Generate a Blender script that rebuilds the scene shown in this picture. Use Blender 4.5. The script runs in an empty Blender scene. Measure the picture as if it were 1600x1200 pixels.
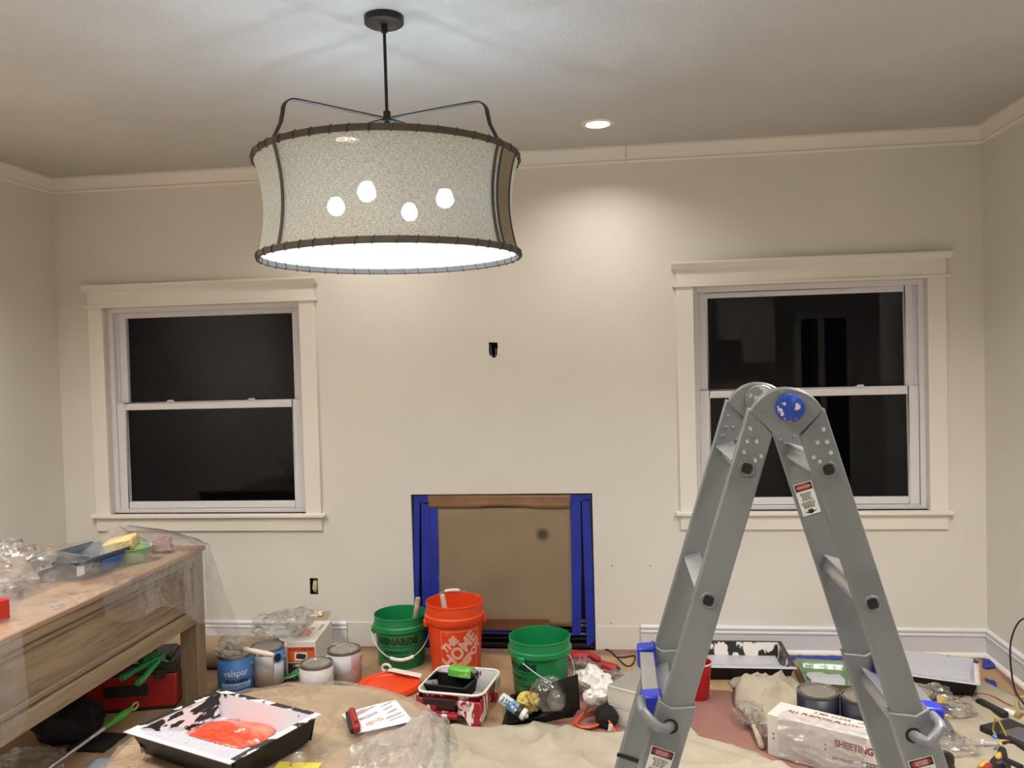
import bpy, bmesh, math, random
from mathutils import Vector as V, Matrix, noise
random.seed(7)
S = bpy.context.scene
COL = S.collection
PI = math.pi

# ------------------------------------------------------------------ camera
CAM = V((3.2516, -4.6223, 1.6108)); YAW, PITCH, ROLL, FPX = 0.1217, 0.0288, 0.0270, 1318.93
cam = bpy.data.cameras.new('camera'); cam.sensor_width = 36; cam.lens = FPX * 36 / 1600; cam.clip_start = .05
camo = bpy.data.objects.new('camera', cam); COL.objects.link(camo)
camo.matrix_world = (Matrix.Translation(CAM) @ Matrix.Rotation(YAW, 4, 'Z') @ Matrix.Rotation(PI/2 - PITCH, 4, 'X')
                     @ Matrix.Rotation(-ROLL, 4, 'Z'))
S.camera = camo

# ------------------------------------------------------------------ world, exposure
w = bpy.data.worlds.new('night'); S.world = w; w.use_nodes = True
w.node_tree.nodes['Background'].inputs[0].default_value = (.30, .36, .5, 1)
w.node_tree.nodes['Background'].inputs[1].default_value = .0015
S.view_settings.view_transform = 'Standard'; S.view_settings.look = 'None'
S.view_settings.gamma = 1; S.view_settings.use_curve_mapping = False
S.view_settings.exposure = 0.50
S.cycles.use_denoising = True
S.cycles.max_bounces = 10; S.cycles.diffuse_bounces = 5; S.cycles.glossy_bounces = 4
S.cycles.transmission_bounces = 6; S.cycles.transparent_max_bounces = 48
S.cycles.caustics_reflective = False; S.cycles.caustics_refractive = False
S.cycles.sample_clamp_indirect = 4
CAN_E = 300.0       # recessed LEDs by the window wall
CAN_FILL = 1080.0       # unseen recessed LEDs, strength raised to fill the room with light
BULB_E = 132.0     # pendant bulb radiance
WARM = (1.0, .93, .83); COOL = (.61, .79, 1.0)

# ------------------------------------------------------------------ helpers
def ray(u, v):
    a, b = u - 800, v - 600
    cr, sr = math.cos(ROLL), math.sin(ROLL)
    X, Y = (cr*a - sr*b)/FPX, (sr*a + cr*b)/FPX
    cp, sp = math.cos(PITCH), math.sin(PITCH)
    y, z = cp - sp*Y, -sp - cp*Y
    cy, sy = math.cos(YAW), math.sin(YAW)
    return V((cy*X - sy*y, sy*X + cy*y, z))
def at(u, v, z=0.0):            # the point of a horizontal plane seen at a photo pixel
    d = ray(u, v); return CAM + d*((z - CAM.z)/d.z)
def wy(u, v, y=0.0):            # the point of a plane parallel to the back wall
    d = ray(u, v); return CAM + d*((y - CAM.y)/d.y)

def lin(c):
    if isinstance(c, str):
        c = [int(c[i:i+2], 16)/255 for i in (0, 2, 4)]
    return [x/12.92 if x <= .04045 else ((x+.055)/1.055)**2.4 for x in c] + [1]
MATS = {}
def M(name, col, rough=.5, metal=0, var=.05, vs=6, bump=0, bs=80, stretch=(1, 1, 1), splat=None, sscale=12, sth=.6, ssoft=.03,
      sstretch=(1, 1, 1), emit=None, spec=.5, coat=0, speck=None, trans=0, sdetail=4):
    """procedural principled material: colour drift, fine relief, and an optional second colour in splatters"""
    if name in MATS: return MATS[name]
    m = bpy.data.materials.new(name); m.use_nodes = True
    n, l = m.node_tree.nodes, m.node_tree.links
    b = n['Principled BSDF']
    b.inputs['Roughness'].default_value = rough; b.inputs['Metallic'].default_value = metal
    b.inputs['Specular IOR Level'].default_value = spec; b.inputs['Coat Weight'].default_value = coat
    if trans: b.inputs['Transmission Weight'].default_value = trans
    tc = n.new('ShaderNodeTexCoord'); mp = n.new('ShaderNodeMapping'); mp.inputs['Scale'].default_value = stretch
    l.new(tc.outputs['Object'], mp.inputs[0])
    def nz(scale, detail=4, src=None):
        t = n.new('ShaderNodeTexNoise'); t.inputs['Scale'].default_value = scale; t.inputs['Detail'].default_value = detail
        l.new((src or mp).outputs[0], t.inputs['Vector']); return t
    def ramp(src, lo, hi):
        r = n.new('ShaderNodeMapRange'); r.inputs[1].default_value = lo; r.inputs[2].default_value = hi
        l.new(src, r.inputs[0]); return r.outputs[0]
    def mix(f, a, c):
        x = n.new('ShaderNodeMix'); x.data_type = 'RGBA'
        l.new(f, x.inputs[0])
        for s, i in ((a, 6), (c, 7)):
            if isinstance(s, (list, tuple)): x.inputs[i].default_value = s
            else: l.new(s, x.inputs[i])
        return x.outputs[2]
    c = lin(col)
    dark = [max(0, x*(1 - var*2)) for x in c[:3]] + [1]; lite = [min(1, x*(1 + var*1.5)) for x in c[:3]] + [1]
    out = mix(ramp(nz(vs).outputs[0], .3, .7), dark, lite)
    if splat:
        mp2 = n.new('ShaderNodeMapping'); mp2.inputs['Scale'].default_value = sstretch; l.new(tc.outputs['Object'], mp2.inputs[0])
        out = mix(ramp(nz(sscale, sdetail, mp2).outputs[0], sth, sth + ssoft), out, lin(splat))
    if speck:
        k = n.new('ShaderNodeTexVoronoi'); k.inputs['Scale'].default_value = speck[1]; l.new(tc.outputs['Object'], k.inputs[0])
        out = mix(ramp(k.outputs['Distance'], speck[2], speck[2]*.8), out, lin(speck[0]))
    l.new(out, b.inputs['Base Color'])
    if bump:
        bp = n.new('ShaderNodeBump'); bp.inputs['Strength'].default_value = bump; bp.inputs['Distance'].default_value = .01
        l.new(nz(bs, 3).outputs[0], bp.inputs['Height']); l.new(bp.outputs[0], b.inputs['Normal'])
    if emit:
        b.inputs['Emission Color'].default_value = (*emit[0], 1); b.inputs['Emission Strength'].default_value = emit[1]
    MATS[name] = m; return m
def FILM(name, haze=.12, tint='e8e8ea', rough=.12, bs=14, bump=.6, f0=1.0, gl=.55):
    if f0: rough = max(rough, .19)*.95; gl *= 1.35; haze *= 1.15
    """thin clear plastic: see-through with a crinkled glossy skin and a little milky haze"""
    if name in MATS: return MATS[name]
    m = bpy.data.materials.new(name); m.use_nodes = True
    n, l = m.node_tree.nodes, m.node_tree.links; n.clear()
    o = n.new('ShaderNodeOutputMaterial'); tr = n.new('ShaderNodeBsdfTransparent'); tr.inputs[0].default_value = (.97, .97, .97, 1)
    g = n.new('ShaderNodeBsdfGlossy'); g.inputs['Roughness'].default_value = rough; g.inputs[0].default_value = (1, 1, 1, 1)
    d = n.new('ShaderNodeBsdfDiffuse'); d.inputs[0].default_value = lin(tint)
    t = n.new('ShaderNodeBsdfTranslucent'); t.inputs[0].default_value = lin(tint)
    tc = n.new('ShaderNodeTexCoord')
    z = n.new('ShaderNodeTexNoise'); z.inputs['Scale'].default_value = bs; z.inputs['Detail'].default_value = 3; z.inputs['Distortion'].default_value = 1.5
    l.new(tc.outputs['Object'], z.inputs['Vector'])
    bp = n.new('ShaderNodeBump'); bp.inputs['Strength'].default_value = bump; bp.inputs['Distance'].default_value = .02
    l.new(z.outputs[0], bp.inputs['Height'])
    for x in (g, d): l.new(bp.outputs[0], x.inputs['Normal'])
    fr = n.new('ShaderNodeFresnel'); l.new(bp.outputs[0], fr.inputs['Normal'])
    ge = n.new('ShaderNodeNewGeometry'); io = n.new('ShaderNodeMapRange'); io.inputs[3].default_value = 1.5; io.inputs[4].default_value = 1/1.5   # same film seen from either face
    l.new(ge.outputs['Backfacing'], io.inputs[0]); l.new(io.outputs[0], fr.inputs[0])
    mu = n.new('ShaderNodeMath'); mu.operation = 'MULTIPLY_ADD'; mu.use_clamp = True; mu.inputs[1].default_value = gl; mu.inputs[2].default_value = .02*f0
    l.new(fr.outputs[0], mu.inputs[0])
    dt = n.new('ShaderNodeMixShader'); l.new(d.outputs[0], dt.inputs[1]); l.new(t.outputs[0], dt.inputs[2])
    hz = n.new('ShaderNodeMapRange'); hz.inputs[1].default_value = .3; hz.inputs[2].default_value = .75
    hz.inputs[3].default_value = haze*.5; hz.inputs[4].default_value = haze*1.5; l.new(z.outputs[0], hz.inputs[0])
    a = n.new('ShaderNodeMixShader'); l.new(hz.outputs[0], a.inputs[0]); l.new(tr.outputs[0], a.inputs[1]); l.new(dt.outputs[0], a.inputs[2])
    b = n.new('ShaderNodeMixShader'); l.new(mu.outputs[0], b.inputs[0]); l.new(a.outputs[0], b.inputs[1]); l.new(g.outputs[0], b.inputs[2])
    l.new(b.outputs[0], o.inputs[0]); MATS[name] = m; return m

def tag(o, label=None, cat=None, group=None, kind=None):
    if label: o['label'] = label
    if cat: o['category'] = cat
    if group: o['group'] = group
    if kind: o['kind'] = kind
    return o
def thing(name, label, cat, loc=(0, 0, 0), rz=0, group=None, rot=None):
    o = bpy.data.objects.new(name, None); COL.objects.link(o); o.location = loc
    o.rotation_euler = rot or (0, 0, rz); o.empty_display_size = .05
    return tag(o, label, cat, group)
def copy_tree(o, parent=None):
    c = o.copy(); COL.objects.link(c); c.parent = parent
    for ch in list(o.children): copy_tree(ch, c)
    return c

class MB:
    def __init__(s): s.v = []; s.f = []; s.mi = []; s.sm = []
    def add(s, vs, fs, mi=0, sm=True, X=None):
        k = len(s.v)
        s.v += [(X @ V(p)) if X else V(p) for p in vs]
        s.f += [[i + k for i in f] for f in fs]; s.mi += [mi]*len(fs); s.sm += [sm]*len(fs); return s
    def box(s, c, d, mi=0, X=None, rz=0, top=1.0):
        x, y, z = d[0]/2, d[1]/2, d[2]/2
        R = Matrix.Translation(V(c)) @ Matrix.Rotation(rz, 4, 'Z')
        vs = [(-x, -y, -z), (x, -y, -z), (x, y, -z), (-x, y, -z)] + [(a*x*top, b*y*top, z) for a, b in ((-1, -1), (1, -1), (1, 1), (-1, 1))]
        return s.add(vs, [(3, 2, 1, 0), (4, 5, 6, 7), (0, 1, 5, 4), (1, 2, 6, 5), (2, 3, 7, 6), (3, 0, 4, 7)], mi, False, (X @ R) if X else R)
    def lathe(s, prof, c=(0, 0, 0), n=32, mi=0, X=None, a0=0, a1=2*PI):
        full = abs(a1 - a0 - 2*PI) < 1e-6; m = n if full else n + 1
        vs = [(c[0] + r*math.cos(a0 + (a1-a0)*i/n), c[1] + r*math.sin(a0 + (a1-a0)*i/n), c[2] + z) for r, z in prof for i in range(m)]
        fs = []
        for j in range(len(prof) - 1):
            for i in range(n):
                i2 = (i + 1) % m
                fs.append((j*m + i, j*m + i2, (j+1)*m + i2, (j+1)*m + i))
        return s.add(vs, fs, mi, True, X)
    def cyl(s, a, b, r0, r1=None, n=12, mi=0, caps=True):
        a, b = V(a), V(b); r1 = r0 if r1 is None else r1
        q = (b - a).to_track_quat('Z', 'Y').to_matrix().to_4x4(); L = (b - a).length
        X = Matrix.Translation(a) @ q
        p = [(r0, 0), (r1, L)]
        if caps: p = [(1e-5, 0)] + p + [(1e-5, L)]
        return s.lathe(p, n=n, mi=mi, X=X)
    def tube(s, pts, r, n=8, mi=0, closed=False, flat=None):
        pts = [V(p) for p in pts]; k = len(pts)
        up = V((0, 0, 1)); vs = []; prev = None
        for i, p in enumerate(pts):
            t = (pts[(i+1) % k] - pts[i-1]) if closed else (pts[min(i+1, k-1)] - pts[max(i-1, 0)])
            t.normalize()
            if prev is None:
                prev = t.cross(up) if abs(t.z) < .9 else t.cross(V((1, 0, 0)))
            x = prev - t*prev.dot(t); x.normalize(); prev = x; y = t.cross(x)
            rr = r[i] if isinstance(r, (list, tuple)) else r
            rx, ry = (rr, rr) if not flat else flat
            vs += [p + x*rx*math.cos(2*PI*j/n) + y*ry*math.sin(2*PI*j/n) for j in range(n)]
        fs = [(i*n + j, i*n + (j+1) % n, ((i+1) % k)*n + (j+1) % n, ((i+1) % k)*n + j) for i in range(k if closed else k-1) for j in range(n)]
        if not closed: fs += [tuple(range(n))[::-1], tuple((k-1)*n + j for j in range(n))]
        return s.add(vs, fs, mi, True)
    def prism(s, out, d, mi=0, X=None):
        """out: 2-D outline in local xy, pushed by d along local z"""
        k = len(out); vs = [(x, y, 0) for x, y in out] + [(x, y, d) for x, y in out]
        fs = [tuple(range(k))[::-1], tuple(range(k, 2*k))] + [(i, (i+1) % k, k + (i+1) % k, k + i) for i in range(k)]
        return s.add(vs, fs, mi, False, X)
    def slab(s, pts, d, mi=0):
        """planar outline in space, pushed by the vector d"""
        k = len(pts); d = V(d); vs = [V(p) for p in pts] + [V(p) + d for p in pts]
        fs = [tuple(range(k))[::-1], tuple(range(k, 2*k))] + [(i, (i+1) % k, k + (i+1) % k, k + i) for i in range(k)]
        return s.add(vs, fs, mi, False)
    def grid(s, nu, nv, fn, mi=0, sm=True, X=None, wrap=False):
        m = nu if wrap else nu + 1
        vs = [fn(i/nu, j/nv) for j in range(nv+1) for i in range(m)]
        fs = [(j*m + i, j*m + (i+1) % m, (j+1)*m + (i+1) % m, (j+1)*m + i) for j in range(nv) for i in range(nu)]
        return s.add(vs, fs, mi, sm, X)
    def build(s, name, mats, parent=None, loc=None, rz=0, bevel=0, solid=0, sub=0, angle=35, seg=2, moff=0, off=None, rot=None):
        me = bpy.data.meshes.new(name)
        o3 = V(off) if off else (V(parent.location) if off is not None else V((0, 0, 0)))
        me.from_pydata([tuple(p - o3) for p in s.v], [], s.f)
        mats = mats if isinstance(mats, (list, tuple)) else [mats]
        for m in mats: me.materials.append(m)
        for p, a, b in zip(me.polygons, s.mi, s.sm): p.material_index = a; p.use_smooth = True
        bm = bmesh.new(); bm.from_mesh(me); bmesh.ops.remove_doubles(bm, verts=bm.verts, dist=2e-5)
        bmesh.ops.recalc_face_normals(bm, faces=bm.faces); bm.to_mesh(me); bm.free()
        me.set_sharp_from_angle(angle=math.radians(angle))
        o = bpy.data.objects.new(name, me); COL.objects.link(o)
        if parent: o.parent = parent
        if loc is not None: o.location = loc
        o.rotation_euler = rot or (0, 0, rz)
        if solid:
            k = o.modifiers.new('solid', 'SOLIDIFY'); k.thickness = abs(solid); k.offset = -1 if solid > 0 else 1
            k.material_offset = moff; k.material_offset_rim = 0
        if sub:
            k = o.modifiers.new('sub', 'SUBSURF'); k.levels = k.render_levels = sub
        if bevel:
            k = o.modifiers.new('bev', 'BEVEL'); k.width = bevel; k.segments = seg; k.limit_method = 'ANGLE'; k.angle_limit = math.radians(40)
        return o
def struct(mb, name, mats, parent=None, **kw):
    o = mb.build(name, mats, parent, **kw)
    if not parent: o['kind'] = 'structure'
    return o
def N(x, y, z=0, k=1.0): return noise.noise(V((x*k, y*k, z*k)))
def ridge(x, y, z, k): return 1 - abs(noise.noise(V((x*k, y*k, z*k))))*2

def crumple(mb, c, size, seed=0, n=18, amp=.35, mi=0, flatb=True, sm=True, fold=2.2):
    def fn(u, v):
        a, b = 2*PI*u, PI*v
        d = V((math.cos(a)*math.sin(b), math.sin(a)*math.sin(b), math.cos(b)))
        q = d*fold + V((seed*7.3, seed*3.1, seed))
        r = 1 + amp*(noise.noise(q) + .6*(ridge(q.x, q.y, q.z, 1.9) - .5) + .42*(ridge(q.x, q.y, q.z, 3.3) - .6) + .16*noise.noise(q*6.1))
        p = V((d.x*size[0]*r, d.y*size[1]*r, d.z*size[2]*r))
        if flatb: p.z = max(p.z, -size[2]*.8)
        return (c[0] + p.x, c[1] + p.y, c[2] + p.z)
    return mb.grid(n, n*2//3, fn, mi, sm, wrap=True)

def inpoly(x, y, P):
    r = False; j = len(P) - 1
    for i in range(len(P)):
        if (P[i][1] > y) != (P[j][1] > y) and x < (P[j][0]-P[i][0])*(y-P[i][1])/(P[j][1]-P[i][1]) + P[i][0]: r = not r
        j = i
    return r
def snap(x, y, P):
    best = None
    for i in range(len(P)):
        a, b = V(P[i][:2]), V(P[(i+1) % len(P)][:2]); d = b - a
        t = max(0, min(1, (V((x, y)) - a).dot(d)/max(1e-9, d.dot(d)))); q = a + d*t
        e = (q - V((x, y))).length
        if best is None or e < best[0]: best = (e, q)
    return best[1]
def sheet(mb, P, step, zfn, mi=0, sm=True):
    """an irregular sheet: polygon outline P filled with a grid, heights by zfn(x, y, distance to the edge)"""
    P = [(p[0], p[1]) for p in P]
    x0, x1 = min(p[0] for p in P), max(p[0] for p in P); y0, y1 = min(p[1] for p in P), max(p[1] for p in P)
    nx, ny = int((x1-x0)/step) + 1, int((y1-y0)/step) + 1
    keep = {(i, j) for i in range(nx) for j in range(ny) if inpoly(x0 + (i+.5)*step, y0 + (j+.5)*step, P)}
    cnt = {}
    for i, j in keep:
        for a in ((i, j), (i+1, j), (i+1, j+1), (i, j+1)): cnt[a] = cnt.get(a, 0) + 1
    idx = {}; vs = []
    for a, c in cnt.items():
        x, y = x0 + a[0]*step, y0 + a[1]*step; q = snap(x, y, P)
        e = (q - V((x, y))).length
        if c < 4: x, y = q; e = 0
        idx[a] = len(vs); vs.append((x, y, zfn(x, y, e)))
    return mb.add(vs, [(idx[i, j], idx[i+1, j], idx[i+1, j+1], idx[i, j+1]) for i, j in keep], mi, sm)

def text(body, size, mat, parent, X, name='lettering', wrap=None, bold=0, shear=0, wide=1.0, align='CENTER', space=1.0):
    """flat lettering; X places its xy plane; wrap = (radius function of z, angle, z) bends it round a vertical cylinder"""
    cu = bpy.data.curves.new('t', 'FONT'); cu.body = body; cu.size = size; cu.align_x = align; cu.align_y = 'CENTER'
    cu.offset = bold; cu.shear = shear; cu.resolution_u = 3; cu.space_character = space
    ob = bpy.data.objects.new('t', cu); COL.objects.link(ob)
    dg = bpy.context.evaluated_depsgraph_get(); me = bpy.data.meshes.new_from_object(ob.evaluated_get(dg))
    bpy.data.objects.remove(ob); bm = bmesh.new(); bm.from_mesh(me)
    for v in bm.verts: v.co.x *= wide
    if X: bm.transform(X)
    if wrap:
        R, th, z0 = wrap
        xs = [v.co.x for v in bm.verts]; x = min(xs) + .008
        while x < max(xs):
            bmesh.ops.bisect_plane(bm, geom=bm.verts[:] + bm.edges[:] + bm.faces[:], plane_co=(x, 0, 0), plane_no=(1, 0, 0)); x += .008
        for v in bm.verts:
            z = z0 + v.co.y; r = R(z); a = th + v.co.x/r; r += .0012
            v.co = V((r*math.cos(a), r*math.sin(a), z))
    me2 = bpy.data.meshes.new(name); bm.to_mesh(me2); bm.free(); me2.materials.append(mat)
    o = bpy.data.objects.new(name, me2); COL.objects.link(o); o.parent = parent
    return o
def frame(o, x, y):
    """matrix whose local x, y axes run along the given world vectors, from origin o"""
    x = V(x).normalized(); z = x.cross(V(y)).normalized(); y = z.cross(x)
    m = Matrix((x, y, z)).transposed().to_4x4(); m.translation = V(o); return m

# ------------------------------------------------------------------ materials of the shell
m_wall = M('wall_paint', 'dcd8d0', .65, var=.012, vs=2.5, bump=.05, bs=160)
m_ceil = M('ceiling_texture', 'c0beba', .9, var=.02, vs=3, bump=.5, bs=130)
m_trim = M('trim_paint', 'e6e2da', .4, var=.01, vs=3)
m_vinyl = M('window_vinyl', 'dcdade', .35, var=.01)
m_floor = M('red_brown_floor', '8a625a', .75, var=.07, vs=5, bump=.15, bs=220, splat='e8e0d8', sscale=38, sth=.73, ssoft=.01)
m_dark = M('dark_void', '0c0b0a', .9)
m_patch = M('patched_wallboard', 'd8d5ce', .7, var=.02, vs=4)
H = 2.74; XR = 5.1465
# ------------------------------------------------------------------ room shell
FX0, FX1, FZ = 2.095, 3.112, .868                      # fireplace opening
WX = (.8907, 4.2702); OPW = .595; ZH, ZS, ZC, ZA = 1.9738, .766, 2.1068, .6678
oc = wy(490.5, 916); cc = wy(770, 546.5)
HOLES = [(c - OPW, c + OPW, ZS, ZH) for c in WX] + [(FX0, FX1, 0, FZ), (oc.x - .024, oc.x + .024, oc.z - .047, oc.z + .047),
         (cc.x - .035, cc.x + .035, cc.z - .048, cc.z + .048)]
def wall_back():
    xs = sorted({0, XR} | {h[i] for h in HOLES for i in (0, 1)}); zs = sorted({0, H} | {h[i] for h in HOLES for i in (2, 3)})
    mb = MB()
    for a, b in zip(xs, xs[1:]):
        for c, d in zip(zs, zs[1:]):
            x, z = (a+b)/2, (c+d)/2
            if any(h[0] < x < h[1] and h[2] < z < h[3] for h in HOLES): continue
            mb.add([(a, 0, c), (b, 0, c), (b, 0, d), (a, 0, d)], [(0, 1, 2, 3)], 0, False)
    for h in HOLES:
        a, b, c, d = h; D = .13
        mb.add([(a, 0, c), (b, 0, c), (b, 0, d), (a, 0, d), (a, D, c), (b, D, c), (b, D, d), (a, D, d)],
               [(0, 4, 5, 1), (1, 5, 6, 2), (2, 6, 7, 3), (3, 7, 4, 0)], 0, False)
    # ragged plaster edge that closes in on the cable hole
    o = [(763, 535), (777, 535), (778, 541), (777, 547), (777, 553), (776, 556), (772.5, 559.5), (769, 558), (766, 555.5), (764, 553), (764, 549), (763.5, 545), (764, 540)]
    P = [wy(*p) for p in o]; h = HOLES[-1]; n = len(P)
    Q = []
    for p in P:
        dx, dz = p.x - cc.x, p.z - cc.z; k = min(.0353/max(1e-4, abs(dx)), .0483/max(1e-4, abs(dz))); Q.append(V((cc.x + dx*k, 0, cc.z + dz*k)))
    vs = [V((p.x, -.0015, p.z)) for p in P] + [V((q.x, -.0005, q.z)) for q in Q] + [V((p.x, .012, p.z)) for p in P]
    mb.add(vs, [(i, (i+1) % n, n + (i+1) % n, n + i) for i in range(n)] + [(i, (i+1) % n, 2*n + (i+1) % n, 2*n + i) for i in range(n)], 0, False)
    cs = [V((h[0], -.0005, h[2])), V((h[1], -.0005, h[2])), V((h[1], -.0005, h[3])), V((h[0], -.0005, h[3]))]
    for c in cs:
        near = sorted(range(n), key=lambda i: (Q[i] - c).length)[:2]
        mb.add([c, Q[near[0]] , Q[near[1]]], [(0, 1, 2)], 0, False)
    o = struct(mb, 'wall_back', m_wall)
    return o
WB = wall_back()
struct(MB().box((-.06, -2.8, H/2), (.12, 5.84, H)), 'wall_left', m_wall)
struct(MB().box((XR + .06, -.7, H/2), (.12, 1.64, H)), 'wall_right', m_wall)
struct(MB().box((3.7, -5.66, H/2), (7.8, .12, H)), 'wall_rear', m_wall)
struct(MB().box((7.56, -3.6, H/2), (.12, 4.2, H)), 'wall_kitchen_side', m_wall)
struct(MB().box((6.4, -1.58, H/2), (2.4, .12, H)), 'wall_kitchen_back', m_wall)
struct(MB().box((3.75, -.88, -.06), (7.8, 2.16, .12)), 'floor', m_floor)
struct(MB().box((3.75, -3.83, -.06), (7.8, 3.74, .12)), 'floor', M('neutral_bounce_floor', 'b4b0aa', .5, var=.03))  # unseen floor made neutral grey to keep bounced light less red

def run(mb, prof, a, b, nrm):
    """a moulding: profile (out from wall, height) swept from a to b; nrm points into the room"""
    a, b, nrm = V(a), V(b), V(nrm); k = len(prof)
    vs = [p + nrm*o + V((0, 0, z)) for p in (a, b) for o, z in prof]
    mb.add(vs, [tuple(range(k))[::-1], tuple(range(k, 2*k))] + [(i, (i+1) % k, k + (i+1) % k, k + i) for i in range(k)], 0, False)
    return mb
CROWN = [(0, 0), (.034, 0), (.034, -.012), (.026, -.022), (.020, -.052), (.012, -.064), (.012, -.072), (.017, -.078), (.010, -.088), (0, -.09)]
jx = wy(978, 235).x
for i, (a, b, nn) in enumerate((((0, 0, H), (jx - .0012, 0, H), (0, -1, 0)), ((jx + .0012, 0, H), (XR, 0, H), (0, -1, 0)),
                               ((0, -4, H), (0, 0, H), (1, 0, 0)), ((XR, -1.5, H), (XR, 0, H), (-1, 0, 0)))):
    struct(run(MB(), CROWN, a, b, nn), 'trim_%d' % (i+1), m_trim)
BASE = [(0, 0), (.014, 0), (.014, .100), (.019, .106), (.019, .113), (.012, .118), (.012, .124), (.017, .128), (.017, .136), (.008, .143), (0, .145)]
SHOE = [(.014, 0), (.030, 0), (.029, .009), (.024, .016), (.014, .021)]
m_bb = M('baseboard_paint', 'd6d6dc', .45, var=.01)
XB1 = wy(544, 1008).x
for nm, a, b, nn in (('baseboard_back', (0, 0, 0), (XB1, 0, 0), (0, -1, 0)), ('baseboard_back', (3.36, 0, 0), (XR, 0, 0), (0, -1, 0)),
                     ('baseboard_left', (0, -4, 0), (0, 0, 0), (1, 0, 0)), ('baseboard_right', (XR, -1.5, 0), (XR, 0, 0), (-1, 0, 0))):
    o = struct(run(MB(), BASE, a, b, nn), nm, m_bb)
    run(MB(), SHOE, a, b, nn).build('shoe_molding', m_trim, o)
mb = MB().box((( XB1 + FX0)/2 - .006, -.003, .072), (FX0 - XB1 - .016, .006, .138))
struct(mb, 'trim_5', m_patch, bevel=.001)
struct(MB().box((3.238, -.002, .07), (.226, .004, .13)), 'trim_6', m_patch, bevel=.001)
for p in ((956, 884), (955, 974), (1016, 884)):          # little drywall screws
    q = wy(*p); MB().cyl((q.x, .001, q.z), (q.x, -.0012, q.z), .0035, n=8).build('screw', m_dark, WB)

m_glass = FILM('window_glass', haze=.0, rough=.0, bump=0, gl=.30, f0=0)
m_outer = M('night_backing', '050505', .9, var=0)
def window(n, c):
    T = thing('window_%d' % n, None, None, (c, 0, ZS)); T['kind'] = 'structure'
    def part(mb, nm, m=m_trim, par=None, bevel=.0015): return mb.build(nm, m, par or T, off=(c, 0, ZS) , bevel=bevel)
    W2 = .6855
    for s in (-1, 1): part(MB().box((c + s*(OPW + W2)/2, -.010, (ZS + ZH)/2), (W2 - OPW, .02, ZH - ZS)), 'casing')
    part(MB().box((c, -.015, ZH + .008), (2*W2 + .035, .030, .016)), 'header_fillet')
    part(MB().box((c, -.011, (ZH + .016 + ZC - .03)/2), (2*W2, .022, ZC - .03 - ZH - .016)), 'header_frieze')
    mb = MB(); a, b = c - W2 - .022, c + W2 + .022
    run(mb, [(0, ZC - .038), (.024, ZC - .038), (.052, ZC - .014), (.056, ZC - .012), (.056, ZC), (0, ZC)], (a, 0, 0), (b, 0, 0), (0, -1, 0)); part(mb, 'header_cap', bevel=.001)
    part(MB().box((c, .014, ZS - .010), (2*W2 + .045, .108, .02)), 'stool', bevel=.003)
    part(MB().box((c, -.008, (ZA + ZS - .02)/2), (2*W2, .016, ZS - .02 - ZA)), 'apron')
    # vinyl frame in the opening
    mb = MB(); y0, y1, t = .035, .13, .028
    for s in (-1, 1): mb.box((c + s*(OPW - t/2), (y0+y1)/2, (ZS + ZH)/2), (t, y1 - y0, ZH - ZS))
    mb.box((c, (y0+y1)/2, ZH - t*.5), (2*OPW - 2*t, y1 - y0, t)); mb.box((c, (y0+y1)/2, ZS + .012), (2*OPW - 2*t, y1 - y0, .024))
    for s in (-1, 1): mb.box((c + s*(OPW - t - .005), .074, (ZS + ZH)/2), (.010, .012, ZH - ZS - .06))
    part(mb, 'window_frame', m_vinyl, bevel=.002)
    zm = wy(1250, 614, .05).z; G = .5136
    def sash(nm, z0, z1, y, bot, top):
        mb = MB(); D = .026; xo = OPW - t - .001
        for s in (-1, 1): mb.box((c + s*(xo + G)/2, y, (z0+z1)/2), (xo - G, D, z1 - z0))
        mb.box((c, y, z0 + bot/2), (2*G, D, bot)); mb.box((c, y, z1 - top/2), (2*G, D, top))
        f = part(mb, nm, m_vinyl, bevel=.003)
        MB().box((c, y + .004, (z0 + bot + z1 - top)/2), (2*G + .004, .003, z1 - top - z0 - bot + .004)).build('pane', m_glass, f, off=(c, 0, ZS))
        return f
    sash('upper_sash', zm - .012, ZH - t, .094, .03, .030)
    f = sash('lower_sash', ZS + .024, zm + .024, .056, .040, .042)
    for s in (-.45, .52):
        mb = MB().box((c + s*G, .048, zm + .027), (.045, .022, .006)).box((c + s*G + .004, .040, zm + .034), (.034, .012, .008), rz=.25)
        mb.build('sash_lock', m_vinyl, f, off=(c, 0, ZS), bevel=.002)
for i, c in enumerate(WX): window(i + 1, c)

# kitchen side of the room, seen mirrored in the right-hand window
m_cab = M('cabinet_white', 'dedad2', .4, var=.01); m_blk = M('black_metal', '131313', .4, var=.02); m_brz = M('dark_bronze', '2a2521', .45, metal=.5, var=.03)
mw_ = M('brushed_aluminium', '82868a', .42, metal=.45, var=.05, vs=9, bump=.06, bs=60, stretch=(1, 1, .15), splat='70747a', sscale=5, sth=.52, ssoft=.2)
for i, (x0, x1, z0, lab) in enumerate(((4.46, 4.735, 1.78, 'short white wall cabinet mirrored in the dark glass at the end of its row'),
                                     (4.739, 5.115, 1.50, 'tall white wall cabinet mirrored in the dark window glass beside a doorway'))):
    T = thing('wall_cabinet', lab, 'cabinet', ((x0+x1)/2, -5.6, z0), group=None)
    w_, h_ = x1 - x0, 2.27 - z0
    MB().box((0, .15, h_/2), (w_, .30, h_)).build('body', m_cab, T, bevel=.002)
    d = MB().box((0, .31, h_/2), (w_ - .006, .018, h_ - .006)).build('door', m_cab, T, bevel=.002)
    MB().tube([(-w_*.2, .32, .06), (-w_*.2, .345, .06), (-w_*.2, .345, .18), (-w_*.2, .32, .18)], .005).build('handle', m_blk, d)
T = thing('door_1', None, None, (5.715, -5.6, 0)); T['kind'] = 'structure'
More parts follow.
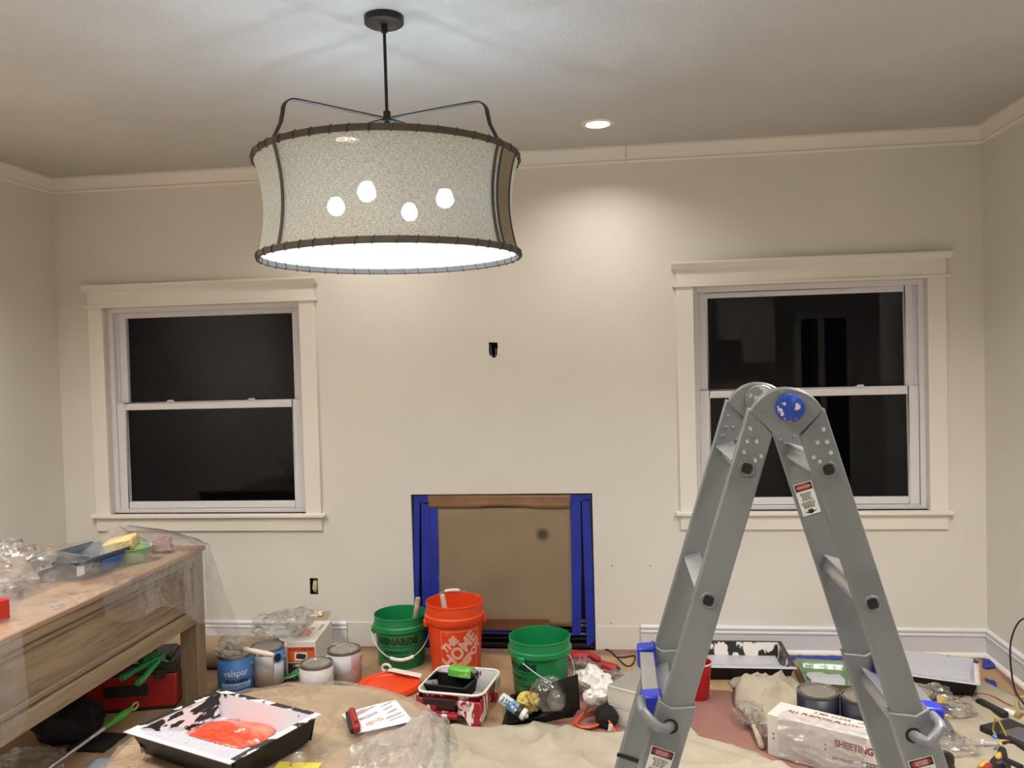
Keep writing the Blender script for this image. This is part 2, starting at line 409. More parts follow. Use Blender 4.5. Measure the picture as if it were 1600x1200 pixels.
MB().box((0, .012, 1.0), (.52, .024, 2.0)).build('opening', M('dim_room_beyond', '2a2c34', .9), T)
for s in (-1, 1): MB().box((s*.30, .02, 1.0), (.08, .04, 2.0)).build('casing', m_trim, T, bevel=.002)
MB().box((0, .02, 2.045), (.72, .045, .09)).build('header', m_trim, T, bevel=.002)
MB().box((-.03, .03, 1.0), (.07, .04, 2.0)).build('jamb', m_trim, T); MB().box((-.10, .03, 1.0), (.05, .05, 2.0)).build('red_stile', M('red_door_edge', '7a1616', .5), T)

# fireplace insert, masked for painting
T = thing('fireplace_insert', 'black metal fireplace insert masked with brown paper and blue tape', 'fireplace', ((FX0+FX1)/2, .06, 0))
O = (T.location.x, .06, 0)
m_tape = M('blue_painters_tape', '1a2f9c', .5, var=.10, vs=9, bump=.25, bs=30)
m_kraft = M('kraft_paper', 'a08b70', .75, var=.04, vs=5, bump=.15, bs=18)
m_pack = M('brown_packing_tape', '8a6a4c', .22, var=.08, vs=7, bump=.35, bs=16)
m_slat = M('grey_louver', '8c8d92', .3, metal=.6)
mb = MB().box(((FX0+FX1)/2, .075, FZ/2), (FX1-FX0, .01, FZ))
for s in (0, 1): mb.box((FX0 + .018 if not s else FX1 - .018, .046, FZ/2), (.036, .05, FZ))
mb.box(((FX0+FX1)/2, .046, FZ - .016), (FX1-FX0-.072, .05, .032)); mb.box(((FX0+FX1)/2, .046, .012), (FX1-FX0-.072, .05, .024))
mb.build('metal_frame', m_blk, T, off=O, bevel=.002)
for i, (z, mm) in enumerate(((.048, m_blk), (.075, m_slat), (.098, m_blk), (.122, m_slat), (.146, m_slat))):
    MB().box(((FX0+FX1)/2, .052, z), (FX1-FX0-.076, .03, .013)).build('louver', mm, T, off=O, bevel=.002)
def flat(nm, px, y, m, t=.002, par=T):
    return MB().slab([wy(u, v, y) for u, v in px], (0, -t, 0)).build(nm, m, par, off=O)
# brown paper panel with a scorched spot
m_scorch = M('masking_paper', '8c7a62', .7, var=.05, vs=4, bump=.3, bs=9)
nt = m_scorch.node_tree; b = nt.nodes['Principled BSDF']; src = b.inputs['Base Color'].links[0].from_socket
sp = wy(848, 835, .02) - V(O); dn = nt.nodes.new('ShaderNodeVectorMath'); dn.operation = 'DISTANCE'; dn.inputs[1].default_value = sp
nt.links.new(nt.nodes['Texture Coordinate'].outputs['Object'], dn.inputs[0])
mr = nt.nodes.new('ShaderNodeMapRange'); mr.interpolation_type = 'SMOOTHSTEP'; mr.inputs[1].default_value = .012; mr.inputs[2].default_value = .052; mr.inputs[3].default_value = .85; mr.inputs[4].default_value = 0
nt.links.new(dn.outputs['Value'], mr.inputs[0]); mx = nt.nodes.new('ShaderNodeMix'); mx.data_type = 'RGBA'
nt.links.new(mr.outputs[0], mx.inputs[0]); nt.links.new(src, mx.inputs[6]); mx.inputs[7].default_value = lin('2c2016'); nt.links.new(mx.outputs[2], b.inputs['Base Color'])
def paperfn(u, v):
    a = wy(682 + 210*u, 793, .02); bb = wy(686 + 208*u, 976 + 3*u, .02); p = a.lerp(bb, v)
    return (p.x, .019 + .006*N(p.x, p.z, 2, 3.5) - .004*math.sin(PI*v), p.z)
MB().grid(24, 20, paperfn).build('masking_paper', m_scorch, T, off=O, solid=.0015)
def tapefn(u, v):
    a = wy(668 + 224*u, 772.5, .012); bb = wy(670 + 221*u, 793 + 1.5*math.sin(9*u), .012); p = a.lerp(bb, v)
    return (p.x, .010 + .004*ridge(p.x*7, p.z*9, 1, 1.3) , p.z)
MB().grid(40, 4, tapefn).build('packing_tape', m_pack, T, off=O, solid=.0012)
for px in (((647, 775), (656, 775), (655, 900), (653, 1012), (644, 1012), (646, 880)), ((658, 786), (671, 788), (673, 900), (674, 1012), (661, 1012), (659, 900)),
           ((671.5, 793), (683, 794), (686, 880), (686.5, 1010), (675, 1010), (673, 880)), ((653, 774), (669, 774), (669, 785), (655, 786)),
           ((909, 780), (921, 779), (926, 880), (930, 1000), (917, 1012), (913, 900)), ((892, 781), (907, 785), (908.5, 880), (908, 992), (894, 993), (893, 900)),
           ((891, 773), (923, 773), (922, 783), (892, 784)), ((754, 986), (798, 987), (798, 991), (754, 990))):
    flat('blue_tape', px, .018 if px[0][1] > 985 else .016, m_tape)
flat('paper_strip', ((752, 967), (857, 967.5), (861, 985), (752, 985)), .012, M('dark_brown_strip', '6b4a30', .4, var=.1, stretch=(1, 1, 8)))

# open electrical boxes
T = thing('outlet_box', 'open outlet box stuffed with yellowed paper low on the wall', 'outlet', (oc.x, .0, oc.z)); 
mb = MB()
for s in (-1, 1): mb.box((s*.0215, .03, 0), (.003, .055, .088)).box((0, .03, s*.0455), (.046, .055, .003))
mb.box((0, .058, 0), (.046, .003, .092)); mb.build('metal_box', m_brz, T)
mb = MB(); crumple(mb, (.003, .016, -.002), (.017, .016, .037), 3, 14, .22, flatb=False); mb.build('paper_wad', M('yellowed_paper', 'cfc192', .8, var=.08, vs=40), T)
MB().box((-.001, .006, .045), (.022, .006, .008)).build('bracket', mw_, T, bevel=.001)
T = thing('junction_box', 'empty cable box in a ragged wall hole above the fireplace', 'outlet', (cc.x, 0, cc.z))
mb = MB()
for s in (-1, 1): mb.box((s*.032, .03, 0), (.003, .05, .094)).box((0, .03, s*.0455), (.064, .05, .003))
mb.box((0, .056, 0), (.066, .003, .094)).build('metal_box', m_dark, T)
MB().tube([(-.014, .02, .03), (-.012, .02, -.03), (.012, .02, -.034), (.014, .02, .01)], .003, 6).build('bracket', mw_, T)
# ------------------------------------------------------------------ lamps
m_led = M('led_lens', 'ffffff', .5, emit=(WARM, CAN_E)); m_ledfill = M('led_lens_fill', 'ffffff', .5, emit=(WARM, CAN_FILL)); m_bulb = M('lamp_bulb_glow', 'ffffff', .5, emit=(COOL, BULB_E))
m_ring = M('white_ring', 'd8d4cc', .5)
CANS = []
m_baffle = M('can_baffle', 'b8b4ac', .6)
def can_light(x, y, lab, group=None, led=None):
    CANS.append((x, y))
    T = thing('recessed_light', lab, 'ceiling light', (x, y, H), group=group)
    MB().lathe([(.0545, .002), (.057, -.006), (.074, -.007), (.083, -.003), (.084, 0)], n=40).build('trim_ring', m_ring, T)
    MB().lathe([(.0545, .002), (.0535, .056)], n=36).build('baffle', m_baffle, T)
    zl_ = .038 if led else .040
    MB().lathe([(1e-4, zl_), (.053, zl_), (.0535, zl_ + .006)], n=32).build('lens', led or m_led, T)
c0 = at(934, 193, H)
can_light(c0.x, c0.y, 'lit recessed ceiling light in plain view right of the drum pendant')
can_light(5.146 - c0.x, c0.y, 'lit recessed ceiling light hidden behind the drum shade')
for x, y in ((.65, -1.72), (.65, -2.45), (4.5, -1.95), (4.75, -2.3)):  # unseen lights added to brighten the left and right walls
    can_light(x, y, 'unseen recessed ceiling light added to brighten a side wall', 'added recessed lights by the side walls', m_ledfill)
for x, y in ((.85, -2.75), (4.45, -2.75), (2.6, -3.4), (4.6, -4.7), (1.4, -4.7), (6.6, -3.6)):  # assumed unseen lights, their number and strength set to fill the room
    can_light(x, y, 'unseen recessed ceiling light assumed behind the camera', 'unseen recessed lights behind the camera', m_ledfill)

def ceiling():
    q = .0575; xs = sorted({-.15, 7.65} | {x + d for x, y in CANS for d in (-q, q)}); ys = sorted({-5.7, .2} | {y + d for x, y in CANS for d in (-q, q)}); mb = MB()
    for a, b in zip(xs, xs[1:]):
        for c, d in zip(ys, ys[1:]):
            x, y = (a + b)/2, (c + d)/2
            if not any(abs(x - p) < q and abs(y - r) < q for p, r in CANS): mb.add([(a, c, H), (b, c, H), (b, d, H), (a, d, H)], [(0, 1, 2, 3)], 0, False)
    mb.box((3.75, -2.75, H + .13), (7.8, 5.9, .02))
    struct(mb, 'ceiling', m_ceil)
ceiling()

PC = V((2.53, -1.9, 0)); TH = math.atan2(CAM.y - PC.y, CAM.x - PC.x)
T = thing('pendant_lamp', 'large drum pendant with oatmeal linen shade hung on a dark rod', 'lamp', (PC.x, PC.y, H))
zT, zB = 2.268 - H, 1.957 - H; RT, RB = .428, .424
MB().lathe([(1e-4, -.026), (.058, -.026), (.064, -.022), (.064, 0)], n=40).build('canopy', m_brz, T)
MB().cyl((0, 0, -.026), (0, 0, -.352), .0055, n=10).cyl((0, 0, -.026), (0, 0, -.05), .011, n=12).build('rod', m_brz, T)
zH = 2.414 - H
MB().lathe([(1e-4, .02), (.012, .02), (.012, .002), (.017, 0), (.017, -.012), (.010, -.014), (.010, -.03), (1e-4, -.03)], (0, 0, zH), n=16).build('hub', m_brz, T)
AZ = [TH + math.radians(a) for a in (-50, 50, 132, 228)]
def rad(t):                       # pinched drum: t = 0 at the top, 1 at the bottom
    return RT + (RB - RT)*t - .026*math.sin(PI*t)**.8 if 0 < t < 1 else RT + (RB - RT)*t
def strip(pts, th, wdt, thk):
    """flat bent bar in the vertical plane at azimuth th; pts are (radius, z)"""
    d = V((math.cos(th), math.sin(th), 0)); e = V((-math.sin(th), math.cos(th), 0)); mb = MB(); k = len(pts); vs = []
    for i, (r, z) in enumerate(pts):
        a = V(pts[max(0, i-1)]); c = V(pts[min(k-1, i+1)]); t = (c - a).normalized(); nn = V((-t.y, t.x))
        p = d*r + V((0, 0, z)); q = d*nn.x + V((0, 0, nn.y))
        vs += [p + e*wdt/2 + q*thk/2, p - e*wdt/2 + q*thk/2, p - e*wdt/2 - q*thk/2, p + e*wdt/2 - q*thk/2]
    fs = [(4*i + j, 4*i + (j+1) % 4, 4*i + 4 + (j+1) % 4, 4*i + 4 + j) for i in range(k-1) for j in range(4)] + [(3, 2, 1, 0), tuple(4*k - 4 + j for j in range(4))]
    return mb.add(vs, fs, 0, False)
for th in AZ:
    pts = [(.012, zH - .004), (.30, zH - .012), (.352, zH - .014)]
    for i in range(7):
        a = PI/2*i/6; pts.append((.352 + .042*math.sin(a), zH - .056 + .042*math.cos(a)))
    pts += [(.402, zH - .09), (RT + .001, zT + .005)]
    strip(pts, th, .018, .004).build('arm', m_brz, T)
m_lin = bpy.data.materials.new('oatmeal_linen'); m_lin.use_nodes = True
def linen(m, col, col2, tr, tl):
    n, l = m.node_tree.nodes, m.node_tree.links; n.clear(); o = n.new('ShaderNodeOutputMaterial')
    tc = n.new('ShaderNodeTexCoord'); cols = []
    # cylinder-wise weave: horizontal slubs and vertical threads
    sx = n.new('ShaderNodeSeparateXYZ'); l.new(tc.outputs['Object'], sx.inputs[0]); at2 = n.new('ShaderNodeMath'); at2.operation = 'ARCTAN2'
    l.new(sx.outputs[1], at2.inputs[0]); l.new(sx.outputs[0], at2.inputs[1])
    facs = []
    for ka, kz in ((34, 520), (330, 60), (110, 300)):
        cx = n.new('ShaderNodeCombineXYZ')
        for src, k, i in ((at2.outputs[0], ka, 0), (sx.outputs[2], kz, 1)):
            mm = n.new('ShaderNodeMath'); mm.operation = 'MULTIPLY'; mm.inputs[1].default_value = k; l.new(src, mm.inputs[0]); l.new(mm.outputs[0], cx.inputs[i])
        t = n.new('ShaderNodeTexNoise'); t.inputs['Scale'].default_value = 1; t.inputs['Detail'].default_value = 2; l.new(cx.outputs[0], t.inputs['Vector']); facs.append(t.outputs[0])
    a = n.new('ShaderNodeMath'); a.operation = 'ADD'; l.new(facs[0], a.inputs[0]); l.new(facs[1], a.inputs[1])
    a2 = n.new('ShaderNodeMath'); a2.operation = 'ADD'; l.new(a.outputs[0], a2.inputs[0]); l.new(facs[2], a2.inputs[1])
    r = n.new('ShaderNodeMapRange'); r.inputs[1].default_value = 1.32; r.inputs[2].default_value = 1.66; l.new(a2.outputs[0], r.inputs[0])
    mx = n.new('ShaderNodeMix'); mx.data_type = 'RGBA'; mx.inputs[6].default_value = lin(col2); mx.inputs[7].default_value = lin(col); l.new(r.outputs[0], mx.inputs[0])
    d = n.new('ShaderNodeBsdfDiffuse'); t = n.new('ShaderNodeBsdfTranslucent'); p = n.new('ShaderNodeBsdfTransparent')
    l.new(mx.outputs[2], d.inputs[0]); l.new(mx.outputs[2], t.inputs[0])
    s = n.new('ShaderNodeMixShader'); s.inputs[0].default_value = tl; l.new(d.outputs[0], s.inputs[1]); l.new(t.outputs[0], s.inputs[2])
    hole = n.new('ShaderNodeMapRange'); hole.inputs[1].default_value = 1.2; hole.inputs[2].default_value = 1.9; hole.inputs[3].default_value = 0; hole.inputs[4].default_value = tr*2; l.new(a2.outputs[0], hole.inputs[0])
    q = n.new('ShaderNodeMixShader'); l.new(hole.outputs[0], q.inputs[0]); l.new(s.outputs[0], q.inputs[1]); l.new(p.outputs[0], q.inputs[2]); l.new(q.outputs[0], o.inputs[0])
linen(m_lin, 'd4cfc0', 'a39c8c', .010, .068)
m_lin2 = bpy.data.materials.new('doubled_linen'); linen(m_lin2, 'a09684', '827868', .002, .03) if m_lin2.use_nodes else None
if not m_lin2.node_tree: m_lin2.use_nodes = True; linen(m_lin2, 'a09684', '827868', .002, .03)
prof = [(rad(i/14), zT + (zB - zT)*i/14) for i in range(15)]
MB().lathe(prof, n=128).build('shade', m_lin, T, angle=80)
MB().lathe([(r + .003, z) for r, z in prof], n=14, a0=TH + math.radians(53), a1=TH + math.radians(68)).build('fabric_overlap', m_lin2, T, angle=80)
m_leath = M('taupe_binding', '544b41', .7, var=.08, vs=40)
for nm, r, z in (('top_ring', RT, zT), ('bottom_ring', RB, zB)):
    R_ = MB().lathe([(r + .0045, -.008), (r + .0045, .008), (r, .0105), (r - .0045, .008), (r - .0045, -.008), (r, -.0105), (r + .0045, -.008)], (0, 0, z), n=96).build(nm, m_leath, T)
    mb = MB()
    for i in range(44):
        a = 2*PI*(i + .3*random.random())/44; mb.tube([(math.cos(a + .01*math.sin(b))*(r + .0066*math.cos(b)), math.sin(a + .01*math.sin(b))*(r + .0066*math.cos(b)), z + .0128*math.sin(b)) for b in [2*PI*j/8 for j in range(8)]], .0013, 5, closed=True)
    tag(mb.build('lacing', m_blk, R_), kind='stuff')
for th in (AZ[0], AZ[1], AZ[2], AZ[3], TH + math.radians(68), TH + math.radians(54)):
    strip([(r + .005, z) for r, z in prof], th, .012 if th in AZ else .007, .003).build('strap', m_leath, T)
for i in range(4):
    a = TH + math.radians(-21 + 90*i); d = V((math.cos(a), math.sin(a), 0)); zz = 2.135 - H
    arm = MB().tube([(0, 0, zH - .03), d*.02 + V((0, 0, zz + .12)), d*.17 + V((0, 0, zz + .10)), d*.19 + V((0, 0, zz + .085))], .005).cyl(d*.19 + V((0, 0, zz + .088)), d*.19 + V((0, 0, zz + .032)), .017, n=14).build('socket', m_brz, T)
    MB().lathe([(1e-4, -.03), (.014, -.0265), (.026, -.015), (.030, 0), (.026, .016), (.016, .032), (1e-4, .034)], (d.x*.19, d.y*.19, zz), n=16).build('bulb', m_bulb, T)

# ------------------------------------------------------------------ folding ladder
AX = 3.617; YN, YF = -2.75, -2.385; LO = V((AX, (YN+YF)/2, 0))
m_al = mw_; m_albr = M('bright_aluminium', 'c9cbcc', .3, metal=.85, var=.05, vs=14); m_blue = M('blue_plastic', '1b30b4', .35, var=.04)
m_rub = M('black_rubber', '151515', .7); m_stk = M('sticker_white', 'd8d6d2', .5); m_red = M('sticker_red', '9a2a26', .5)
T = thing('folding_ladder', 'open aluminium folding ladder with blue hinge button standing by right window', 'ladder', tuple(LO))
def lb(mb, nm, m, par=None, **k): return mb.build(nm, m, par or T, off=tuple(LO), **k)
def side(s):           # s = -1 left leg, 1 right leg: axis point, downward direction, outward normal in the xz plane
    c = V((3.529, 0, 1.363)) if s < 0 else V((3.698, 0, 1.359)); a = math.radians(16.9 if s < 0 else 16.6)
    return c, V((s*math.sin(a), 0, -math.cos(a))), V((s*math.cos(a), 0, math.sin(a)))
def rail(s, y0, y1, hw, pts, nm, m):
    c, d, nn = side(s); P = [c + nn*a + d*t for a, t in pts]
    mb = MB().slab([V((p.x, y0, p.z)) for p in P], (0, y1 - y0, 0)); return lb(mb, nm, m, bevel=.003)
HW = .032
for s in (-1, 1):
    c, d, nn = side(s)
    t1 = -.128; t0 = -.087                    # outer corner, inner corner of the slanted top
    for near in (1, 0):
        ya, yb = (YN - .014, YN + .014) if near else (YF - .014, YF + .014)
        R_ = rail(s, ya, yb, HW, [(HW, t1), (-HW, t0), (-HW, .95), (HW, .95)], 'rail', m_al)
        yo = ya - .001
        # rivets at the top of the rail and rung ends
        mb = MB()
        for a, t in ((.016, -.085), (-.004, -.062), (.015, -.057), (.015, -.033), (-.012, -.022), (-.021, -.034)):
            p = c + nn*a + d*t; mb.lathe([(.0052, 0), (.0042, .0022), (.002, .0034), (1e-4, .0038)], n=10, X=Matrix.Translation((p.x, ya, p.z)) @ Matrix.Rotation(PI/2, 4, 'X'))
        lb(mb, 'rivet', m_albr if near else m_al, R_)['kind'] = 'stuff'
        for k in range(3):
            p = c + d*(.30*k)
            if near and k < 2:
                X = Matrix.Translation((p.x, ya, p.z)) @ Matrix.Rotation(-math.radians(16.7)*s, 4, 'Y') @ Matrix.Rotation(PI/2, 4, 'X')
                out = [(.0105*math.copysign(abs(math.cos(b))**.5, math.cos(b)), .0105*math.copysign(abs(math.sin(b))**.5, math.sin(b))) for b in [2*PI*j/20 for j in range(20)]]
                ring = MB().lathe([(.0125, 0), (.0135, .003), (.0165, .0034), (.0185, 0)], n=24, X=X); lb(ring, 'rung_collar', m_al, R_)
                lb(MB().prism(out, .0012, X=X), 'rung_hole_dark', m_rub, R_)  # dark plate stands in for the shade inside the rung hole
    for k in range(3):                         # rungs run from the near rail to the far rail
        p = c + d*(.30*k)
        prof = [(-.020, .017), (.022, .017), (.022, .012), (.010, .010), (.013, -.004), (.008, -.012), (.018, -.018), (.018, -.022), (-.010, -.022), (-.013, -.012), (-.009, 0), (-.012, .010), (-.020, .012)]
        ca, sa = math.cos(math.radians(17)*s), math.sin(math.radians(17)*s)
        P = [V((p.x + (x*ca + z*sa)*1, YN + .014, p.z + (-x*sa + z*ca))) for x, z in prof]
        lb(MB().slab(P, (0, YF - YN - .028, 0)), 'rung', m_albr, bevel=.0015)
    # outer sleeve rails and their lock
    for near in (1, 0):
        ya, yb = (YN - .020, YN + .022) if near else (YF - .022, YF + .020)
        t = .535
        R_ = rail(s, ya, yb, 0, [(.042, t + .008), (.012, t + .016), (-.038, t - .004), (-.038, 1.405), (.042, 1.43)], 'outer_rail', m_al)
        c2 = c + d*1.42
        lb(MB().box((c2.x, (ya+yb)/2, .022), (.10, .06, .044)), 'rubber_foot', m_rub, R_, bevel=.004)
        if near:
            q0, q1, q2 = [V((wy(u, v, ya - .02*i).x, ya - e, wy(u, v, ya - .02*i).z)) for i, (u, v, e) in enumerate(((1048, 1135, 0), (1022, 1128, .040), (1005, 1116, .022)) if s < 0 else ((1427, 1149, 0), (1452, 1153, .040), (1474, 1143, .022)))]
            lb(MB().cyl(q0 + V((0, -.0008, 0)), q0, .0165, n=20), 'lock_hole_dark', m_rub, R_)  # black disc in place of a real, shaded hole
            q3 = q2 + V((s*.002, .05, .004))
            lb(MB().tube([q0 + V((0, .004, 0)), q0.lerp(q1, .35) + V((0, -.014, 0)), q0.lerp(q1, .8) + V((0, -.006, 0)), q1.lerp(q2, .5), q2 + V((0, -.004, 0)), q2 + V((s*.004, .015, .002)), q3], .0115, 12), 'lock_handle', m_al, R_)
    # outer top rung with blue end castings
    e0 = c + d*.53; x0, z0 = (3.316, .835) if s < 0 else (3.912, .822)
    lb(MB().box((x0, (YN+YF)/2, z0), (.036, YF - YN - .10, .022)), 'outer_rung', m_albr, bevel=.002)
    for y in (YN + .03, YF - .02):
        P = [(x0 - .024, z0 + .016), (x0 + .024, z0 + .020), (x0 + .026, z0 - .03), (x0 + .01*s*-1, z0 - .075), (x0 - .024, z0 - .03)]
        if s > 0: P = [(x0 + .024, z0 + .016), (x0 - .030, z0 + .020), (x0 - .028, z0 - .03), (x0 - .01, z0 - .075), (x0 + .024, z0 - .03)]
        lb(MB().slab([V((x, y - .022, z)) for x, z in P], (0, .05, 0)), 'lock_casting', m_blue, bevel=.006)
# hinges
for near, y in ((1, YN), (0, YF)):
    cx, cz, R = 3.6135, 1.452, .0815
    pts = [(3.541, 1.484)]
    a0, a1 = math.atan2(1.484 - cz, 3.541 - cx), math.atan2(1.484 - cz, 3.686 - cx)
    pts = [(cx + R*math.cos(a0 + (a1 - a0)*i/24), cz + R*math.sin(a0 + (a1 - a0)*i/24)) for i in range(25)] + [(3.6405, 1.438), (3.634, 1.4365), (3.592, 1.4365), (3.585, 1.438)]
    for k, (ya, yb) in enumerate(((y - .018, y - .007), (y - .005, y + .016))):
        lb(MB().slab([V((px + .002*k, ya, pz + .0025*k)) for px, pz in pts], (0, yb - ya, 0)), 'hinge_plate', m_al, bevel=.0015)
    bx, bz = 3.6195, 1.492
    X = Matrix.Translation((bx, y - .018, bz)) @ Matrix.Rotation(PI/2, 4, 'X')
    if near:
        lb(MB().lathe([(.030, 0), (.030, .010), (.028, .015), (.021, .019), (1e-4, .021)], n=32, X=X), 'hinge_button', M('worn_blue_button', '1c3f9e', .3, var=.04, splat='c9c6c0', sscale=62, sth=.60, ssoft=.03))
        for px, pz in ((3.566, 1.490), (3.603, 1.523), (3.6045, 1.4665)):
            lb(MB().lathe([(.006, 0), (.005, .002), (1e-4, .003)], n=10, X=Matrix.Translation((px, y - .018, pz)) @ Matrix.Rotation(PI/2, 4, 'X')), 'hinge_rivet', m_al)
    else:
        lb(MB().lathe([(.038, 0), (.038, .004), (.036, .006), (.010, .007), (.009, .011), (1e-4, .012)], n=32, X=X), 'hinge_disc', M('worn_disc', '8d8f90', .35, metal=.6, splat='d2d0cc', sscale=45, sth=.55, ssoft=.04))
def sticker(o, ux, uy, w_, h_, par, head='DANGER', arrow=True, sub=None):
    X = frame(o, ux, uy)
    st = MB().box((0, 0, .0004), (w_, h_, .0008), X=X); st = lb(st, 'warning_label', m_stk, par)
    b = MB().prism([(-w_*.46, h_*.5 - h_*.24), (w_*.46, h_*.5 - h_*.24), (w_*.46, h_*.48), (-w_*.46, h_*.48)], .0012, X=X); lb(b, 'label_print', m_blk, st)
    el = [(w_*.41*math.cos(a), h_*.37 + h_*.095*math.sin(a)) for a in [2*PI*j/28 for j in range(28)]]
    lb(MB().prism(el, .0016, X=X), 'label_print', m_red, st)
    if sub:
        text(head, h_*.085, m_stk, st, Matrix.Translation(-LO) @ X @ Matrix.Translation((0, h_*.40, .0019)), bold=.0)
        text(sub, h_*.085, m_stk, st, Matrix.Translation(-LO) @ X @ Matrix.Translation((0, h_*.335, .0019)), bold=.0)
    else: text(head, h_*.10, m_stk, st, Matrix.Translation(-LO) @ X @ Matrix.Translation((0, h_*.37, .0019)), bold=.0)
    mb = MB(); random.seed(3)
    for i in range(11):
        y = h_*(.18 - .042*i - (.03 if i > 5 else 0)); ww = w_*(.40 - .12*random.random())*(.8 if i < 6 else 1)
        x = -ww
        while x < ww:
            k = w_*(.05 + .1*random.random()); mb.box((x + k/2, y, .0010), (k, h_*.018, .0006), X=X); x += k + w_*.03
    if arrow: mb.prism([(-w_*.14, -h_*.33), (w_*.14, -h_*.33), (w_*.14, -h_*.39), (w_*.34, -h_*.39), (0, -h_*.47), (-w_*.34, -h_*.39), (-w_*.14, -h_*.39)], .0012, X=X)
    tag(lb(mb, 'label_print', m_blk, st), kind='stuff')
c, d, nn = side(1)
p = wy(1261, 779, YF - .0145); sticker(p, nn*1.0, -d, .046, .084, None)
p = wy(1029, 1196, YN - .0205); c, d, nn = side(-1); sticker(p, -nn, -d, .052, .078, None, 'DANGER', False, 'PELIGRO')
p = wy(1446, 1212, YN - .0205); c, d, nn = side(1); sticker(p, nn, -d, .052, .078, None, 'DANGER', False, 'PELIGRO')
for s, u, v in ((-1, 987, 1186), ):       # dark band on the far sleeve
    p = wy(u, v, YF - .024); c, d, nn = side(s); X = frame(p, -nn, -d)
    lb(MB().box((0, 0, .0005), (.08, .010, .001), X=X), 'dark_band', m_rub)
# ------------------------------------------------------------------ floor coverings
m_floorkraft = M('floor_kraft', 'a88a68', .8, var=.07, vs=4, bump=.3, bs=14, splat='e6e0d4', sscale=30, sth=.70, ssoft=.01)
def lift(k, a, s): return lambda x, y, e: .0015 + a*max(0, N(x, y, s, k) + .2)*min(1, e*20)
PK = [(.02, -.02), (1.2, -.035), (2.2, -.06), (3.42, -.05), (3.38, -.34), (3.02, -.46), (2.98, -.8), (2.9, -1.2), (2.6, -1.75), (.02, -1.75)]
o = sheet(MB(), PK, .06, lift(3, .0012, 1)).build('kraft_floor_paper', m_floorkraft, solid=.001)
tag(o, 'brown kraft paper spread over the left half of the floor', 'paper')
PK = [(3.44, -.03), (5.1, -.04), (5.1, -.78), (4.6, -.62), (3.9, -.56), (3.44, -.5)]
o = sheet(MB(), PK, .06, lift(3, .0012, 5)).build('kraft_floor_paper', m_floorkraft, solid=.001)
tag(o, 'brown kraft paper strip along the wall under the right window', 'paper')
m_canvas = M('canvas_dropcloth', 'a69d8c', .9, var=.05, vs=9, bump=.12, bs=300)
def canvas(P, seed, amp, label, step=.02, extra=None, name='drop_cloth'):
    def z(x, y, e):
        f = max(0, ridge(x, y*1.3, seed, 2.3))**3*.7 + max(0, ridge(x*.8 + y*.6, y*.5 - x*.7, seed + 4, 4.5))**4*.55 + max(0, N(x, y, seed, 3))*.35
        h = .006 + amp*f*min(1, e*14 + .18) + amp*.45*math.exp(-((e - .03)/.025)**2)*max(0, .25 + N(x, y, seed + 2, 6)) + .12*amp*max(0, ridge(x, y, seed + 9, 8))**2*min(1, e*30)
        if extra: h += extra(x, y, e)
        return h
    o = sheet(MB(), P, step, z).build(name, m_canvas, solid=.003, sub=0, angle=70); return tag(o, label, 'drop cloth')
def pxs(l, z=0): return [tuple(at(u, v, z)[:2]) for u, v in l]
canvas(pxs(((655, 1150), (700, 1136), (740, 1139), (790, 1137), (850, 1131), (880, 1137), (905, 1143), (950, 1149), (985, 1143), (1010, 1150), (1062, 1134), (1075, 1134), (1097, 1157), (1184, 1177), (1212, 1196), (1300, 1228), (1330, 1330), (600, 1330))),
       3, .045, 'beige canvas drop cloth spread across the front middle of the floor', .018)
canvas(pxs(((1400, 1084), (1440, 1072), (1500, 1066), (1538, 1067), (1575, 1084), (1640, 1115), (1750, 1180), (1750, 1330), (1420, 1330), (1425, 1215), (1428, 1160), (1432, 1110))),
       9, .022, 'beige canvas drop cloth spread under the tools in the right corner', .018)
hc = at(1195, 1098)
def heap(x, y, e):
    d = math.hypot((x - hc.x - .03)/.20, (y - hc.y - .03)/.17)
    return max(0, 1 - d)**.6*.11*(.75 + .7*(ridge(x, y, 2, 7) - .4)) + .02*max(0, ridge(x + y, y - x, 8, 9))**2*min(1, e*30)
canvas(pxs(((1138, 1068), (1150, 1055), (1165, 1052), (1185, 1048), (1225, 1050), (1255, 1075), (1262, 1100), (1245, 1128), (1215, 1140), (1190, 1134), (1165, 1120), (1148, 1105), (1150, 1085))), 14, .03,
       'beige canvas cloth heaped in folds in front of the rear paint tray', .009, heap)

# blue tape left on the floor by the baseboard
for pts, lab, z in ((((1236, 1024), (1318, 1025), (1318, 1031), (1236, 1031)), 'blue tape strip on the floor between the two rear paint trays', .004),
                    (((1536, 1028), (1549, 1030), (1556, 1042), (1540, 1044), (1534, 1040)), 'torn blue tape scrap beside the end of the right tray', .012),
                    (((1538, 1059), (1556, 1066), (1559, 1074), (1543, 1068)), 'folded blue tape scrap on brown paper near the corner', .006)):
    P = [at(u, v, z) for u, v in pts]; c = sum(P, V())/len(P)
    mb = sheet(MB(), [(p.x - c.x, p.y - c.y) for p in P], .012, lambda x, y, e: z*.9 + .010*max(0, N(x, y, 3, 30)))
    tag(mb.build('tape_strip', m_tape, loc=(c.x, c.y, 0), solid=.001), lab, 'tape')

